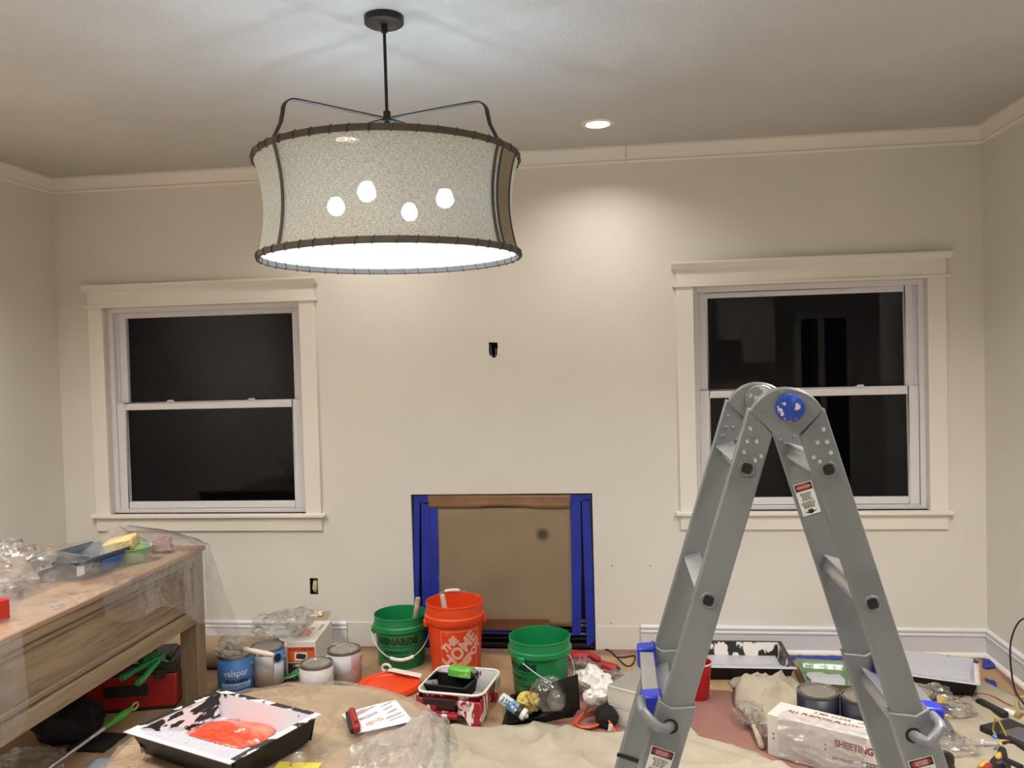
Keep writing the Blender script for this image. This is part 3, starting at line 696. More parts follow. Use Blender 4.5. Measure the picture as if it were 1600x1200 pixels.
# ------------------------------------------------------------------ console table with panelled apron
m_wood = M('weathered_wood', '8a7860', .6, var=.12, vs=5, bump=.15, bs=30, stretch=(6, .35, 6), splat='655540', sscale=8, sth=.52, ssoft=.25, sstretch=(9, .5, 9))
m_wtop = M('table_top_wood', '9a7c60', .45, var=.08, vs=5, stretch=(6, .35, 6), splat='7c5644', sscale=4, sth=.55, ssoft=.05)
m_leg = M('leg_wood', '84735c', .6, var=.12, vs=5, bump=.15, bs=30, stretch=(6, 6, .35), splat='64533f', sscale=8, sth=.52, ssoft=.25, sstretch=(9, 9, .5))
X0, X1, Y1, Y0, ZT = .36, 1.268, -.773, -3.25, .755
T = thing('console_table', 'long weathered wooden table with panelled apron and square legs at left', 'table', ((X0+X1)/2, (Y0+Y1)/2, 0)); O = tuple(T.location)
MB().box(((X0+X1)/2, (Y0+Y1)/2, ZT - .012), (X1-X0, Y1-Y0, .024)).build('tabletop', m_wtop, T, off=O, bevel=.006)
for x in (X0 + .055, X1 - .055):
    for y in (Y0 + .055, Y1 - .055): MB().box((x, y, (ZT - .024)/2), (.085, .085, ZT - .024)).build('leg', m_leg, T, off=O, bevel=.003)
ZA0 = .405
xf = X1 - .02
MB().box((xf - .025, (Y0+Y1)/2, (ZT - .024 + ZA0)/2), (.026, Y1-Y0-.20, ZT - .024 - ZA0)).build('apron_board', m_wood, T, off=O)
MB().box((xf - .004, (Y0+Y1)/2, ZT - .043), (.036, Y1-Y0-.19, .038)).build('apron_top_rail', m_wood, T, off=O, bevel=.006)
MB().box((xf - .004, (Y0+Y1)/2, ZA0 + .033), (.034, Y1-Y0-.19, .066)).build('apron_bottom_rail', m_wood, T, off=O, bevel=.004)
MB().box((xf - .010, (Y0+Y1)/2, ZA0 + .082), (.020, Y1-Y0-.19, .026)).build('apron_molding', m_wood, T, off=O, bevel=.006)
MB().box((xf - .010, (Y0+Y1)/2, ZT - .078), (.020, Y1-Y0-.19, .024)).build('apron_molding', m_wood, T, off=O, bevel=.006)
MB().box((xf - .008, Y1 - .155, (ZT + ZA0)/2), (.024, .06, ZT - ZA0 - .05)).build('apron_stile', m_wood, T, off=O, bevel=.003)
MB().box(((X0+X1)/2, Y1 - .045, (ZT - .024 + ZA0)/2), (X1-X0-.19, .026, ZT - .024 - ZA0)).build('end_apron', m_wood, T, off=O)
MB().box((X0 + .045, (Y0+Y1)/2, (ZT - .024 + ZA0)/2), (.026, Y1-Y0-.19, ZT - .024 - ZA0)).build('rear_apron', m_wood, T, off=O)

# things lying on the table under the plastic
m_gtray = M('grey_tray', '3c4550', .45, var=.1, splat='7d8b92', sscale=9, sth=.56, ssoft=.1)
c = at(128, 897, ZT); T = thing('paint_tray', 'dark grey paint tray with blue smears standing under plastic on the wooden table', 'paint tray', (c.x - .02, c.y + .05, ZT), rz=-.15)
mb = MB()
L_, W_, H_ = .36, .26, .085
def tr(u, v):
    x, y = (u - .5)*W_, (v - .5)*L_; s = max(abs(u - .5)*2, abs(v - .5)*2)
    z = H_ if s > .94 else (.006 if s < .80 else .006 + (H_ - .006)*(s - .80)/.14); return (x, y, z)
mb.grid(20, 24, tr).build('body', m_gtray, T, solid=.003)
MB().box((W_/2 - .012, -L_/2 + .03, .045), (.004, .035, .04)).build('label', M('white_paper', 'e4e2de', .7), T)
m_bs = M('blue_smear', '1f5a9a', .4, var=.2); MB().box((W_/2 - .004, .02, .040), (.006, .12, .045)).build('blue_stain', m_bs, T, bevel=.002)
c = at(209, 884, ZT); T = thing('plastic_tub', 'small pale green plastic tub with yellow sponge resting in it on the table', 'tub', (c.x - .05, c.y + .07, ZT), rz=.2)
MB().lathe([(1e-4, .004), (.060, .004), (.066, .01), (.082, .062), (.088, .066), (.088, .070), (.078, .068), (.062, .014), (1e-4, .010)], n=28).build('body', M('green_plastic_tub', '8fb08c', .3, var=.1, splat='86b030', sscale=14, sth=.55, ssoft=.1), T)
c2 = T.location + V((-.03, -.03, .086))
o = MB().box((0, 0, 0), (.135, .085, .055)).build('sponge', M('yellow_sponge', 'cdb47e', .9, var=.06, vs=30, bump=.8, bs=160), loc=c2, rot=(.12, -.22, .15), bevel=.010)
tag(o, 'yellow sponge block sitting in the pale green tub under plastic', 'sponge')
c = at(240, 868, ZT); o = crumple(MB(), (0, 0, .03), (.05, .04, .04), 5, 16, .3, sm=True).build('rag', M('pink_rag', '9a7a70', .9, var=.12, vs=20), loc=(c.x + .01, c.y + .06, ZT)); tag(o, 'crumpled pinkish rag beside the green tub on the table', 'rag')
c = at(89, 951, ZT); T = thing('wall_anchor', 'tiny metal screw anchor lying near the front table edge', 'screw', (c.x, c.y, ZT + .012))
MB().cyl((-.014, -.02, 0), (.012, .018, 0), .0055, .0045, 10).build('body', m_albr, T); MB().cyl((.012, .018, 0), (.015, .022, 0), .0075, n=10).build('head', m_albr, T)
c = at(6, 968, ZT); T = thing('red_tool', 'bright red plastic tool lying at the near left end of the table', 'tool', (c.x - .02, c.y - .04, ZT + .005))
MB().prism([(-.10, -.05), (.0, -.055), (.055, .03), (.02, .035), (.0, .03), (-.10, .05)], .075).build('body', M('red_plastic', 'c2261c', .35, var=.04), T, bevel=.006)
MB().tube([(.02, -.03, .02), (.045, -.05, .02), (.03, -.09, .015)], .014, 10).build('nozzle', m_rub, T)

# ------------------------------------------------------------------ clear sheet over the console table
m_film = FILM('clear_sheeting', haze=.12, rough=.06, bs=7, bump=.45, gl=.9)
m_film2 = FILM('milky_sheeting', haze=.16, rough=.10, bs=10, bump=.8, gl=.9)
m_crinkle = FILM('crinkled_film', haze=.055, rough=.05, bs=16, bump=.6, gl=1.2)
tent = wy(203, 823, -.92); mb = MB()
def top(u, v):
    x = X0 - .02 + (X1 + .012 - X0 + .02)*u; y = -2.6 + (Y1 + .012 + 2.6)*v
    z = ZT + .007 + .008*max(0, ridge(x, y, 1, 6))**2
    for (cx, cy, r, h) in ((tent.x, tent.y, .40, tent.z - ZT), (.95, -1.42, .30, .115), (1.02, -1.10, .22, .155)):
        d = math.hypot(x - cx, y - cy)/r
        if d < 1: z = max(z, ZT + .007 + h*(1 - d)**1.0 + .006*N(x, y, 3, 14))
    k = min(1, (X1 + .012 - x)/.05, (Y1 + .012 - y)/.03); z = ZT + .004 + (z - ZT - .004)*max(0, k)
    return (x, y, z)
mb.grid(52, 90, top)
def front(u, v):                     # hangs over the apron, its lower edge rising towards the viewer
    y = -1.62 + (Y1 + .012 + 1.62)*u; x = X1 + .013
    hang = (.10 + .27*u**1.3 + .03*math.sin(9*u))*v
    return (x + .008*v*math.sin(17*y) + .010*v*N(y*3, v*3, 2) + .006*v, y, ZT + .003 - hang)
mb.grid(44, 12, front)
def endw(u, v):                      # tail that flares out behind the far leg down to the cans
    x = X1 - .42 + .433*u; z = ZT + .003 - (.22 + .42*u**2)*v
    return (x + .16*u**2*v**1.2, Y1 + .014 + .10*v*u + .012*v*math.sin(14*u) + .015*v*N(u*4, v*3, 7), z + .0*v)
mb.grid(30, 18, endw)
def corner(u, v):                    # loose flap in front of the far leg, closing the corner
    p = V(front(.94 + .06*u, v)); q = V(endw(1, v)); return tuple(p.lerp(q, u**1.4) + V((.006*v*math.sin(3*u*PI), 0, -.06*v*u)))
mb.grid(14, 14, corner)
o = mb.build('plastic_sheet', m_film, loc=(1.0, -1.4, ZT), off=(1.0, -1.4, ZT), angle=180); tag(o, 'clear plastic sheet draped over the wooden table and its end', 'plastic sheet')
o = MB()
def tail(u, v):
    p0 = wy(-20 + 60*u, 985 + 5*u, -2.13); z = p0.z - .34*v
    return (X1 + .02 + .03*math.sin(7*u + 2*v)*v + .015*N(u*4, v*5, 1), -2.48 + .40*u*(1 - .15*v) + .05*v, z + .02*math.sin(9*u)*v)
o.grid(16, 20, tail); o = o.build('plastic_strip', FILM('clear_strip', haze=.16, rough=.07, bs=8, bump=.8, gl=.9), loc=(1.27, -2.2, .7), off=(1.27, -2.2, .7), angle=180)
tag(o, 'narrow clear plastic flap hanging over the near end of the apron', 'plastic sheet')
c = at(20, 905, ZT + .05); mb = MB()
crumple(mb, (0, 0, .07), (.17, .21, .105), 2, 40, .42, flatb=True); crumple(mb, (.05, -.12, .03), (.10, .11, .05), 6, 26, .5)
o = mb.build('plastic_bundle', m_crinkle, loc=(c.x - .06, c.y, ZT + .01)); tag(o, 'big crumpled wad of shiny clear plastic on the table', 'plastic sheet')

# ------------------------------------------------------------------ under the table: toolbox, tools, bag, rolls
m_tbr = M('toolbox_red', '96191a', .45, var=.06); m_tbb = M('toolbox_black', '1b1b1c', .5, var=.1)
b0, b1 = at(126, 1121), at(276, 1108)
ang = math.atan2(b1.y - b0.y, b1.x - b0.x); wd = (b1 - b0).length; ctr = (b0 + b1)/2 + V((-math.sin(ang), math.cos(ang), 0))*.13
T = thing('toolbox', 'red plastic toolbox with black lid under the wooden table', 'toolbox', tuple(ctr), rz=ang)
MB().box((0, 0, .095), (wd, .25, .16), top=1.02).build('body', m_tbr, T, bevel=.008)
MB().box((0, 0, .015), (wd*.97, .24, .03)).build('base', m_tbb, T, bevel=.004)
MB().box((-wd*.02, -.128, .105), (wd*.46, .012, .05)).build('front_panel', m_tbb, T, bevel=.004)
MB().box((0, 0, .20), (wd*1.03, .265, .05), top=.96).box((0, .02, .232), (wd*.86, .19, .018), top=.96).build('lid', m_tbb, T, bevel=.007)
for s in (-1, 1): MB().box((s*wd*.34, -.135, .178), (.05, .014, .045)).build('latch', m_tbb, T, bevel=.003)
MB().tube([(-.09, .02, .238), (-.085, .02, .258), (.085, .02, .258), (.09, .02, .238)], .010, 8).build('handle', m_tbb, T)
zl = .262
c = at(247, 1030, .27); T = thing('caulking_gun', 'green squeeze trigger tool lying on the black toolbox lid', 'tool', (c.x, c.y, .252))
m_grn = M('green_paint_metal', '1f8a42', .4, var=.08)
def pt(u, v, z=.27): return tuple(at(u, v, z) - V(T.location))
MB().tube([pt(250, 1027, .285), pt(232, 1036, .283), pt(212, 1047, .278), pt(190, 1060, .268)], [.017, .013, .012, .015], 8).build('lever', m_grn, T)
MB().tube([pt(247, 1033, .275), pt(236, 1045, .270), pt(224, 1060, .262), pt(215, 1068, .258)], [.012, .014, .013, .014], 8).build('trigger', m_grn, T)
MB().lathe([(1e-4, -.02), (.032, -.02), (.034, 0), (.030, .016), (1e-4, .016)], n=18, X=Matrix.Translation(V(pt(233, 1027, .29))) @ Matrix.Rotation(PI/2, 4, 'Y')).build('collar', m_grn, T)
MB().tube([pt(244, 1032, .28), pt(251, 1026, .288), pt(257, 1024, .288)], [.013, .016, .012], 8).build('yoke', m_grn, T)
MB().tube([pt(250, 1031, .28), pt(257, 1031, .278), pt(263, 1034, .27)], .003, 6).build('rod', m_albr, T)
a, b = V(pt(190, 1028, .292)), V(pt(231, 1027, .292)); MB().cyl(a, b, .027, n=16).build('cartridge', M('caulk_tube_dark', '4a3a30', .5, var=.1), T)
k = MB().cyl(a.lerp(b, .45), a.lerp(b, .85), .0276, n=16).build('cartridge_label', M('caulk_label', '8f8680', .5, splat='2a2422', sscale=30, sth=.5), T)
# rolled kraft paper lying behind the table leg
c0_, c1_ = at(176, 1052, .08), at(338, 1052, .08); c0_.y = c1_.y = -.30
T = thing('kraft_paper_roll', 'thick roll of brown kraft paper lying behind the table leg', 'paper roll', (1.02, -.36, .085)); 
MB().lathe([(.02, -.45), (.083, -.45), (.084, .40), (.02, .40), (.02, -.45)], n=28, X=Matrix.Rotation(PI/2, 4, 'Y')).build('paper', m_kraft, T)
MB().lathe([(.019, -.449), (.019, .403), (.014, .403), (.014, -.449)], n=16, X=Matrix.Rotation(PI/2, 4, 'Y')).build('core', m_pack, T)
c = at(100, 1095); o = MB(); T = thing('storage_box', 'plain cream cardboard box in the shade behind the black bag', 'box', (c.x - .10, c.y + .24, 0), rz=.1)
MB().box((0, 0, .11), (.30, .20, .22)).build('body', M('cream_card', 'c9b592', .8, var=.03), T, bevel=.003); MB().box((0, 0, .223), (.306, .206, .012)).build('lid', M('cream_card2', 'cdb998', .8, var=.03), T, bevel=.002)
m_bag = M('black_fabric', '0b0b0d', .9, var=.3, vs=12, bump=.3, bs=60)
c = at(105, 1160); T = thing('tool_bag', 'slumped black fabric bag on the floor under the wooden table', 'bag', (c.x, c.y + .05, 0))
mb = MB(); crumple(mb, (-.02, 0, .075), (.15, .13, .095), 4, 30, .25, sm=True); mb.build('body', m_bag, T, sub=1)
MB().tube([(.0, -.02, .15), (.02, .0, .185), (.045, .01, .19), (.055, .01, .15)], .012, 8).build('handle', m_bag, T)
mb = MB(); mb.grid(10, 8, lambda u, v: (.06 + .17*u, -.14 + .17*v, .012 + .03*(1 - u)*(1 - abs(2*v - 1)) + .006*N(u*4, v*4, 2))); mb.build('flap', m_bag, T, solid=.01)
p0, p1 = at(60, 1212, .03), at(214, 1101, .11); dv = (p1 - p0).normalized()
T = thing('extension_pole', 'thin metal extension pole with looped green grip leaning low beside bag', 'pole', tuple(p0 - V((0, 0, .0)))); L0 = (p1 - p0).length
MB().cyl(dv*-.5, dv*(L0 - .19), .0085, n=12).build('tube', m_albr, T); MB().cyl(dv*(L0 - .24), dv*(L0 - .17), .0105, n=12).build('collar', m_albr, T)
MB().tube([dv*(L0 - .19), dv*(L0 - .16), dv*(L0 - .12), dv*(L0 - .08), dv*(L0 - .045), dv*(L0 - .03)], [.011, .012, .0165, .018, .011, .008], 12).build('grip', M('lime_green_grip', '4a9a34', .4, var=.1, splat='9aa848', sscale=16, sth=.56, ssoft=.1), T)
e = V((-dv.z, 0, dv.x)).normalized(); q = dv*(L0 - .012); MB().tube([q + dv*.018*math.cos(a) + V((.0, 0, 1))*.014*math.sin(a) for a in [2*PI*i/14 for i in range(14)]], .0045, 8, closed=True).build('loop', M('lime_loop', '8fae52', .4), T)
c = at(72, 1192); o = crumple(MB(), (0, 0, .03), (.13, .10, .05), 8, 26, .35).build('plastic_bag', m_film2, loc=(c.x - .03, c.y - .06, 0)); tag(o, 'cloudy plastic bag crumpled on the floor beside the pole', 'bag')
c = at(168, 1200); o = MB().grid(8, 6, lambda u, v: ((u - .5)*.17, (v - .5)*.14, .006 + .006*N(u*3, v*3, 1))).build('paper_scrap', M('pale_blue_paper', 'c4ccd4', .7), loc=(c.x, c.y, .004), rz=.1, solid=.001); tag(o, 'pale bluish paper scrap on the floor by the pole', 'paper')
# ------------------------------------------------------------------ low round table under clear plastic
ZR = .42; tc_ = V((2.17, -2.11, 0)); RR = .495
m_round = M('tan_table_top', 'a68a68', .55, var=.08, vs=4, bump=.1, bs=25, stretch=(1, 5, 1), splat='8e7048', sscale=3.5, sth=.55, ssoft=.15)
T = thing('coffee_table', 'low round tan table covered with clear plastic in the foreground', 'table', tuple(tc_))
MB().lathe([(1e-4, ZR), (RR - .01, ZR), (RR, ZR - .008), (RR, ZR - .03), (RR - .01, ZR - .038), (1e-4, ZR - .038)], n=72).build('tabletop', m_round, T)
MB().lathe([(.40, ZR - .038), (.40, ZR - .10), (.38, ZR - .10), (.38, ZR - .038)], n=48).build('apron', m_wood, T)
for i in range(4):
    a = PI/4 + PI/2*i; MB().box((  .31*math.cos(a), .31*math.sin(a), (ZR - .04)/2), (.07, .07, ZR - .04), rz=a).build('leg', m_leg, T, bevel=.004)
bz = at(625, 1165, ZR + .05); mb = MB()
def tfilm(u, v):
    a = 2*PI*u; r = .575*v**.8
    x, y = tc_.x + r*math.cos(a), tc_.y + r*math.sin(a)
    z = ZR + .0035 + .008*max(0, ridge(x, y, 2, 5))**3 + .004*max(0, N(x, y, 4, 9))
    d = math.hypot((x - bz.x)/.24, (y - bz.y)/.26)
    if d < 1: z += min(1, 2*(1 - d))*(.006 + .03*max(0, ridge(x*.7, y, 5, 7))**2)
    if r > RR + .008:
        k = r - RR - .008; side_ = max(0, math.cos(a - .25))
        f = math.sin(a*11 + 2*N(x, y, 1, 2)); z -= k*(1.6 - .9*side_) + .012*f*k/.2
        x -= math.cos(a)*k*(.70 - .6*side_) ; y -= math.sin(a)*k*(.70 - .5*side_)
    return (x, y, z)
mb.grid(150, 44, tfilm, wrap=True)
o = mb.build('plastic_cover', FILM('table_film', haze=.13, tint='d8d4ce', rough=.06, bs=9, bump=.5, gl=.9), loc=tuple(tc_ + V((0, 0, ZR))), off=tuple(tc_ + V((0, 0, ZR))), angle=180); tag(o, 'clear plastic sheet spread over the low round table', 'plastic sheet')
mb = MB()
def gather(u, v):
    p = at(560 + 142*u - 20*(1 - u)*v, 1215 - 118*v*(.35 + .65*u), .44); e = min(u, 1-u, v, 1 - v)*2
    q = u*1.3 - v*.55                                   # folds run up the cloth towards its far right corner
    fold = .022*max(0, ridge(q*1.6, v*.25, 3, 2.6))**2 + .012*max(0, ridge(q*1.7, v*.4, 7, 3.1))**2 + .003*N(u*4, v*2, 9)
    return (p.x, p.y, ZR + .010 + min(1, e*9)*(fold + .010) - .30*max(0, u - .82))
mb.grid(70, 40, gather)
c = at(630, 1165, .46); o = mb.build('crumpled_sheet', FILM('gathered_film', haze=.38, tint='dcdad8', rough=.09, bs=7, bump=.35, gl=.8), loc=(c.x, c.y, ZR + .03), off=(c.x, c.y, ZR + .03), angle=180); tag(o, 'cloudy gathered plastic hanging off the right edge of the round table', 'plastic sheet')

def spray(name, base, paint, sscale, sth, stretch=(1, 1, 1), soft=.02, rough=.4): return M(name, base, rough, var=.06, splat=paint, sscale=sscale, sth=sth, ssoft=soft, sstretch=stretch, sdetail=6)
m_paint = M('white_paint', 'babac3', .32, var=.01, vs=4, bump=.15, bs=60)
m_trayblk = M('tray_black', '0b0b0c', .4, var=.1, spec=.35)
m_traysp = spray('tray_smeared', '151516', 'c6c6ce', 22, .50, (1, 1, 2.2))
m_trayrim = spray('tray_rim_smeared', '1b1b1c', 'e4e2e4', 16, .50)
m_traylow = spray('tray_mostly_painted', '1c1c1d', 'c6c6ce', 10, .36)
def tray(label, loc, rz, L, W, H, wall, floor_, rim, skirt=True, splat_wall=None, name='paint_tray', rot=None, ridges=True, mid=None, cut=0):
    """roller tray, deep end at +y, ribbed ramp rising to the front lip at -y"""
    T = thing(name, label, 'paint tray', loc, rz, rot=rot)
    f, wt = .022, .016
    xs = [-W/2, -W/2 + f, -W/2 + f + wt*.5, -W/2 + f + wt] + [-W/2 + f + wt + (W - 2*f - 2*wt)*i/72 for i in range(1, 72)] + [W/2 - f - wt, W/2 - f - wt*.5, W/2 - f, W/2]
    ys = [-L/2, -L/2 + f*.7] + [-L/2 + f*.7 + (L - f*1.7 - wt - .004)*i/60 for i in range(1, 61)] + [L/2 - f - wt, L/2 - f - wt*.5, L/2 - f, L/2]
    n = len(xs); vs = []
    def zf(x, y):
        t = (y + L/2)/L
        if t < .05: zz = H
        elif t < .58: zz = H - (H - .012)*((t - .05)/.53)**.92
        else: zz = .012
        eb = L/2 - y
        if eb < f + wt: zz = .012 + (H - .012)*max(0, min(1, (f + wt - eb)/wt))
        if ridges and .07 < t < .55 and abs(x) < W/2 - f - wt - .012: zz += .005*max(0, math.sin(x*2*PI/.022)*math.cos(y*2*PI/.026))
        e = W/2 - abs(x)
        if e < f + wt: zz = max(zz, .012 + (H - .012)*max(0, min(1, (f + wt - e)/wt)))
        return min(zz, H)
    for y in ys:
        for x in xs: vs.append((x, y, zf(x, y)))
    mb = MB()
    for j in range(len(ys) - 1):
        for i in range(n - 1):
            x, y = (xs[i] + xs[i+1])/2, (ys[j] + ys[j+1])/2; e = W/2 - abs(x); t = (y + L/2)/L
            k = 2 if (e < f or t > 1 - f/L) else (1 if e < f + wt or L/2 - y < f + wt else 0)
            if t < .06: k = 0
            mb.add([vs[j*n + i], vs[j*n + i + 1], vs[(j+1)*n + i + 1], vs[(j+1)*n + i]], [(0, 1, 2, 3)], k, True)
    mb.build('liner', [floor_, wall, rim, m_trayblk], T, solid=.003, moff=3, angle=30)
    # outer wall: side skirts that taper to the front, and feet under the lip
    mb = MB()
    for s in (-1, 1):
        P = [(s*(W/2 - .014), -L/2 + .03, H - .012), (s*(W/2 - .014), L/2 - .014, H - .008), (s*(W/2 - .030), L/2 - .03, .001), (s*(W/2 - .030), -L/2 + .09 , .001), (s*(W/2 - .022), -L/2 + .03, H*.55)]
        mb.slab(P, (-s*.003, 0, 0))
    mb.slab([(-W/2 + .014, L/2 - .014, H - .006), (W/2 - .014, L/2 - .014, H - .006), (W/2 - .03, L/2 - .020, .001), (-W/2 + .03, L/2 - .020, .001)], (0, .003, 0))
    if skirt: mb.slab([(-W/2 + .014, -L/2 + .016, H - .006), (W/2 - .014, -L/2 + .016, H - .006), (W/2 - .03, -L/2 + .05, .001), (-W/2 + .03, -L/2 + .05, .001)], (0, .003, 0))
    mb.build('outer_shell', m_trayblk, T)
    return T
zr = ZR + .010; H_ = .084
Bl, Br, Fr, Fl = [at(u, v, zr + H_) for u, v in ((346, 1076), (496, 1117), (366, 1194), (190, 1146))]
c = (Bl + Br + Fr + Fl)/4; xd = (Br - Bl + Fr - Fl); rz = math.atan2(xd.y, xd.x)
W_ = ((Br - Bl).length + (Fr - Fl).length)/2; L_ = ((Bl - Fl).length + (Br - Fr).length)/2
TRAY = tray('black paint tray coated in white paint holding an orange red film', (c.x, c.y, zr + .002), rz, L_, W_, H_, m_traylow, m_paint, m_trayrim)
# one side wall of this tray keeps its black plastic, raggedly painted
mb = MB(); mb.grid(24, 3, lambda u, v: (-W_/2 + .0245 + .0145*v, -L_/2 + .03 + (L_ - .06)*u, H_ - .003 - (H_ - .016)*v)); mb.build('bare_wall', spray('ragged_paint', '17171a', 'dedce0', 26, .52, (1, .45, 1.6)), TRAY)
m_org = M('orange_red_film', 'd8492f', .12, var=.08, vs=7, bump=.5, bs=22, coat=.6, splat='ee7c62', sscale=9, sth=.52, ssoft=.2, spec=.7)
mi = TRAY.matrix_basis.inverted() if False else Matrix.LocRotScale(TRAY.location, TRAY.rotation_euler, None).inverted()
out = [mi @ at(u, v, zr + .022) for u, v in ((292, 1150), (300, 1138), (325, 1128), (358, 1121), (385, 1126), (434, 1130), (428, 1145), (408, 1160), (390, 1165), (375, 1178), (352, 1174), (318, 1166), (296, 1160))]
def pz(x, y, e):
    t = (y + L_/2)/L_; base = .012 if t > .58 else H_ - (H_ - .012)*max(0, (t - .05)/.53)**.92
    return base + .005 + min(1, e/.05)*(.012 + .014*max(0, ridge(x, y, 3, 13))**2 + .006*N(x, y, 2, 18))
mb = sheet(MB(), out, .009, pz); o = mb.build('orange_film', m_org, loc=TRAY.location, rz=rz, angle=75, solid=.002); tag(o, 'glossy wrinkled orange red film lying in the painted black tray', 'film')

# printed sheet and red tool on the table
zt = ZR + .017
P = [at(u, v, zt) for u, v in ((534, 1116), (559, 1147), (646, 1125), (619, 1093))]; c = sum(P, V())/4
T = thing('printed_sheet', 'white paper sheet printed with grey tool pictures on the plastic', 'paper', (c.x, c.y, zt))
X = lambda p: p - c
def sh(u, v):
    p = X(P[0].lerp(P[1], v).lerp(P[3].lerp(P[2], v), u)); return (p.x, p.y, .0025*math.sin(3*u + 2*v))
MB().grid(10, 8, sh).build('paper', M('print_paper', 'e2dfe0', .6, var=.01), T, solid=.0006)
m_ink = M('grey_ink', 'a39a9b', .7, var=.2, vs=60); m_ink2 = M('red_grey_ink', 'a88a88', .7, var=.2, vs=60); m_ink3 = M('brown_ink', 'b8a290', .7, var=.3, vs=80)
def ink(u0, v0, u1, v1, w_, m, bl=.4):
    a, b = V(sh(u0, v0)), V(sh(u1, v1)); d = (b - a); q = V((-d.y, d.x, 0)).normalized()*w_; n = 14
    up = [a + d*(i/n) + q*(math.sin(PI*(.06 + .88*i/n))**bl)*(1 + .35*N(i*.8, u0*9, v0*7)) for i in range(n+1)]; lo = [a + d*(i/n) - q*(math.sin(PI*(.06 + .88*i/n))**bl)*(1 + .35*N(i*.9, u0*5, 3)) for i in range(n+1)]
    MB().slab([p + V((0, 0, .0006)) for p in up + lo[::-1]], (0, 0, .0004)).build('printed_picture', m, T)
for a in ((.16, .22, .42, .12, .014, m_ink2), (.18, .48, .55, .34, .010, m_ink), (.36, .16, .58, .06, .006, m_ink), (.22, .78, .40, .66, .012, m_ink3), (.42, .68, .56, .62, .012, m_ink3),
          (.66, .16, .90, .06, .005, m_ink), (.66, .32, .86, .22, .005, m_ink), (.68, .48, .90, .38, .006, m_ink), (.60, .68, .92, .56, .007, m_ink), (.60, .80, .95, .68, .004, m_ink)): ink(*a)
a, b = at(549, 1110, zt + .02), at(556, 1140, zt + .02); c = (a + b)/2
T = thing('utility_knife', 'dark red handled tool with black underside on the printed sheet', 'tool', (c.x, c.y, zt + .004), rz=math.atan2((b - a).y, (b - a).x))
k = (b - a).length
MB().tube([(-k/2, 0, .016), (-k*.42, 0, .018), (-.01, .002, .017), (k*.36, .004, .016), (k/2, .004, .014)], [.010, .013, .012, .014, .011], 10).build('handle', M('dark_red_grip', '8a201c', .35, var=.06), T)
MB().tube([(-k*.45, -.012, .010), (0, -.012, .009), (k*.46, -.009, .009)], .009, 8).build('blade_housing', m_rub, T)
MB().cyl((k*.34, .004, .028), (k*.34, .004, .033), .005, n=10).build('screw', m_rub, T)

# ------------------------------------------------------------------ paint cans
m_steel = M('can_steel', 'b4b0a8', .28, metal=.85, var=.04, vs=12); m_canrim = M('can_rim', '8f8d88', .3, metal=.8)
def can(label, px, label_mat, r=.084, h=.19, z=0, lid=m_steel, body=None, bail=True, ang=None, group=None):
    c = at(*px) ; T = thing('paint_can', label, 'paint can', (c.x, c.y, z), ang if ang is not None else 0)
    MB().lathe([(1e-4, .003), (r - .004, .003), (r - .001, 0), (r, .004), (r, h - .010), (r + .002, h - .008), (r + .002, h - .002)], n=40).build('body', body or m_canrim, T)
    MB().lathe([(r + .002, h - .003), (r + .0015, h + .001), (r - .003, h + .001), (r - .006, h - .006), (r - .012, h - .006)], n=40).build('rim', m_canrim, T)
    MB().lathe([(r - .0115, h - .004), (r - .013, h - .0005), (r - .020, h - .001), (r - .024, h - .004), (1e-4, h - .004)], n=40).build('lid', lid, T)
    MB().lathe([(r + .0006, .008), (r + .0006, h - .014)], n=48).build('paper_label', label_mat, T, solid=-.0005)
    if bail:
        bs_ = 1 if bail == 'back' else -1
        for s in (-1, 1): MB().cyl((s*(r - .002), 0, h*.72), (s*(r + .006), 0, h*.72), .010, n=12).build('ear', m_steel, T)
        MB().tube([((r + .006)*math.cos(a), -.10*math.sin(a)*.72 - .0, h*.72 - .085*math.sin(a)) if False else ((r + .007)*math.cos(a), bs_*(r + .009)*math.sin(a)*.98, h*.72 - .055*math.sin(a)) for a in [PI*i/16 for i in range(17)]], .0016, 6).build('bail_handle', m_steel, T)
    return T
fr_ = math.atan2(-4.0, 1.9)             # the side of a can that faces the camera
m_valb = M('label_blue', '3f78bc', .45, var=.06, vs=3); m_vald = M('label_deep_blue', '1f4f9c', .45); m_txtw = M('print_white', 'e2e4e8', .6, var=0); m_txtd = M('print_dark', '1c2230', .6, var=0)
V1 = can('blue gallon paint can in front of the cluster with PRO-HIDE lettering', (369, 1078), m_valb, bail='back', ang=2.4)
V1.rotation_euler = (0, 0, 0)
fa = fr_ + .02; Rc = lambda z: .0856
MB().lathe([(.0852, .03), (.0852, .062)], n=18, a0=fa - .95, a1=fa + .95).build('label_band', M('label_pale_blue', '7ea4d2', .5), V1, solid=-.0004)
MB().lathe([(.0853, .009), (.0853, .026)], n=24, a0=fa - 1.3, a1=fa + 1.3).build('label_band', m_vald, V1, solid=-.0004)
text('valspar', .046, m_txtw, V1, None, wrap=(Rc, fa, .112), wide=.95)
text('PRO-HIDE', .024, m_txtd, V1, None, wrap=(Rc, fa + .05, .070), bold=.0012, wide=1.05)
text('CEILING PAINT', .0155, m_txtd, V1, None, wrap=(Rc, fa + .05, .049), wide=1.0)
V2 = can('blue gallon paint can with grey back label behind the lettered one', (420, 1066), m_valb, bail='back')
MB().lathe([(.0851, .009), (.0851, .176)], n=20, a0=fa - 1.5, a1=fa + .28).build('back_label', M('label_grey', 'a3a2a4', .6, var=.04), V2, solid=-.0004)
MB().lathe([(.0851, .009), (.0851, .118)], n=10, a0=fa + .28, a1=fa + 1.05).build('back_label', M('label_light_grey', 'b0b2b4', .6, var=.04), V2, solid=-.0004)
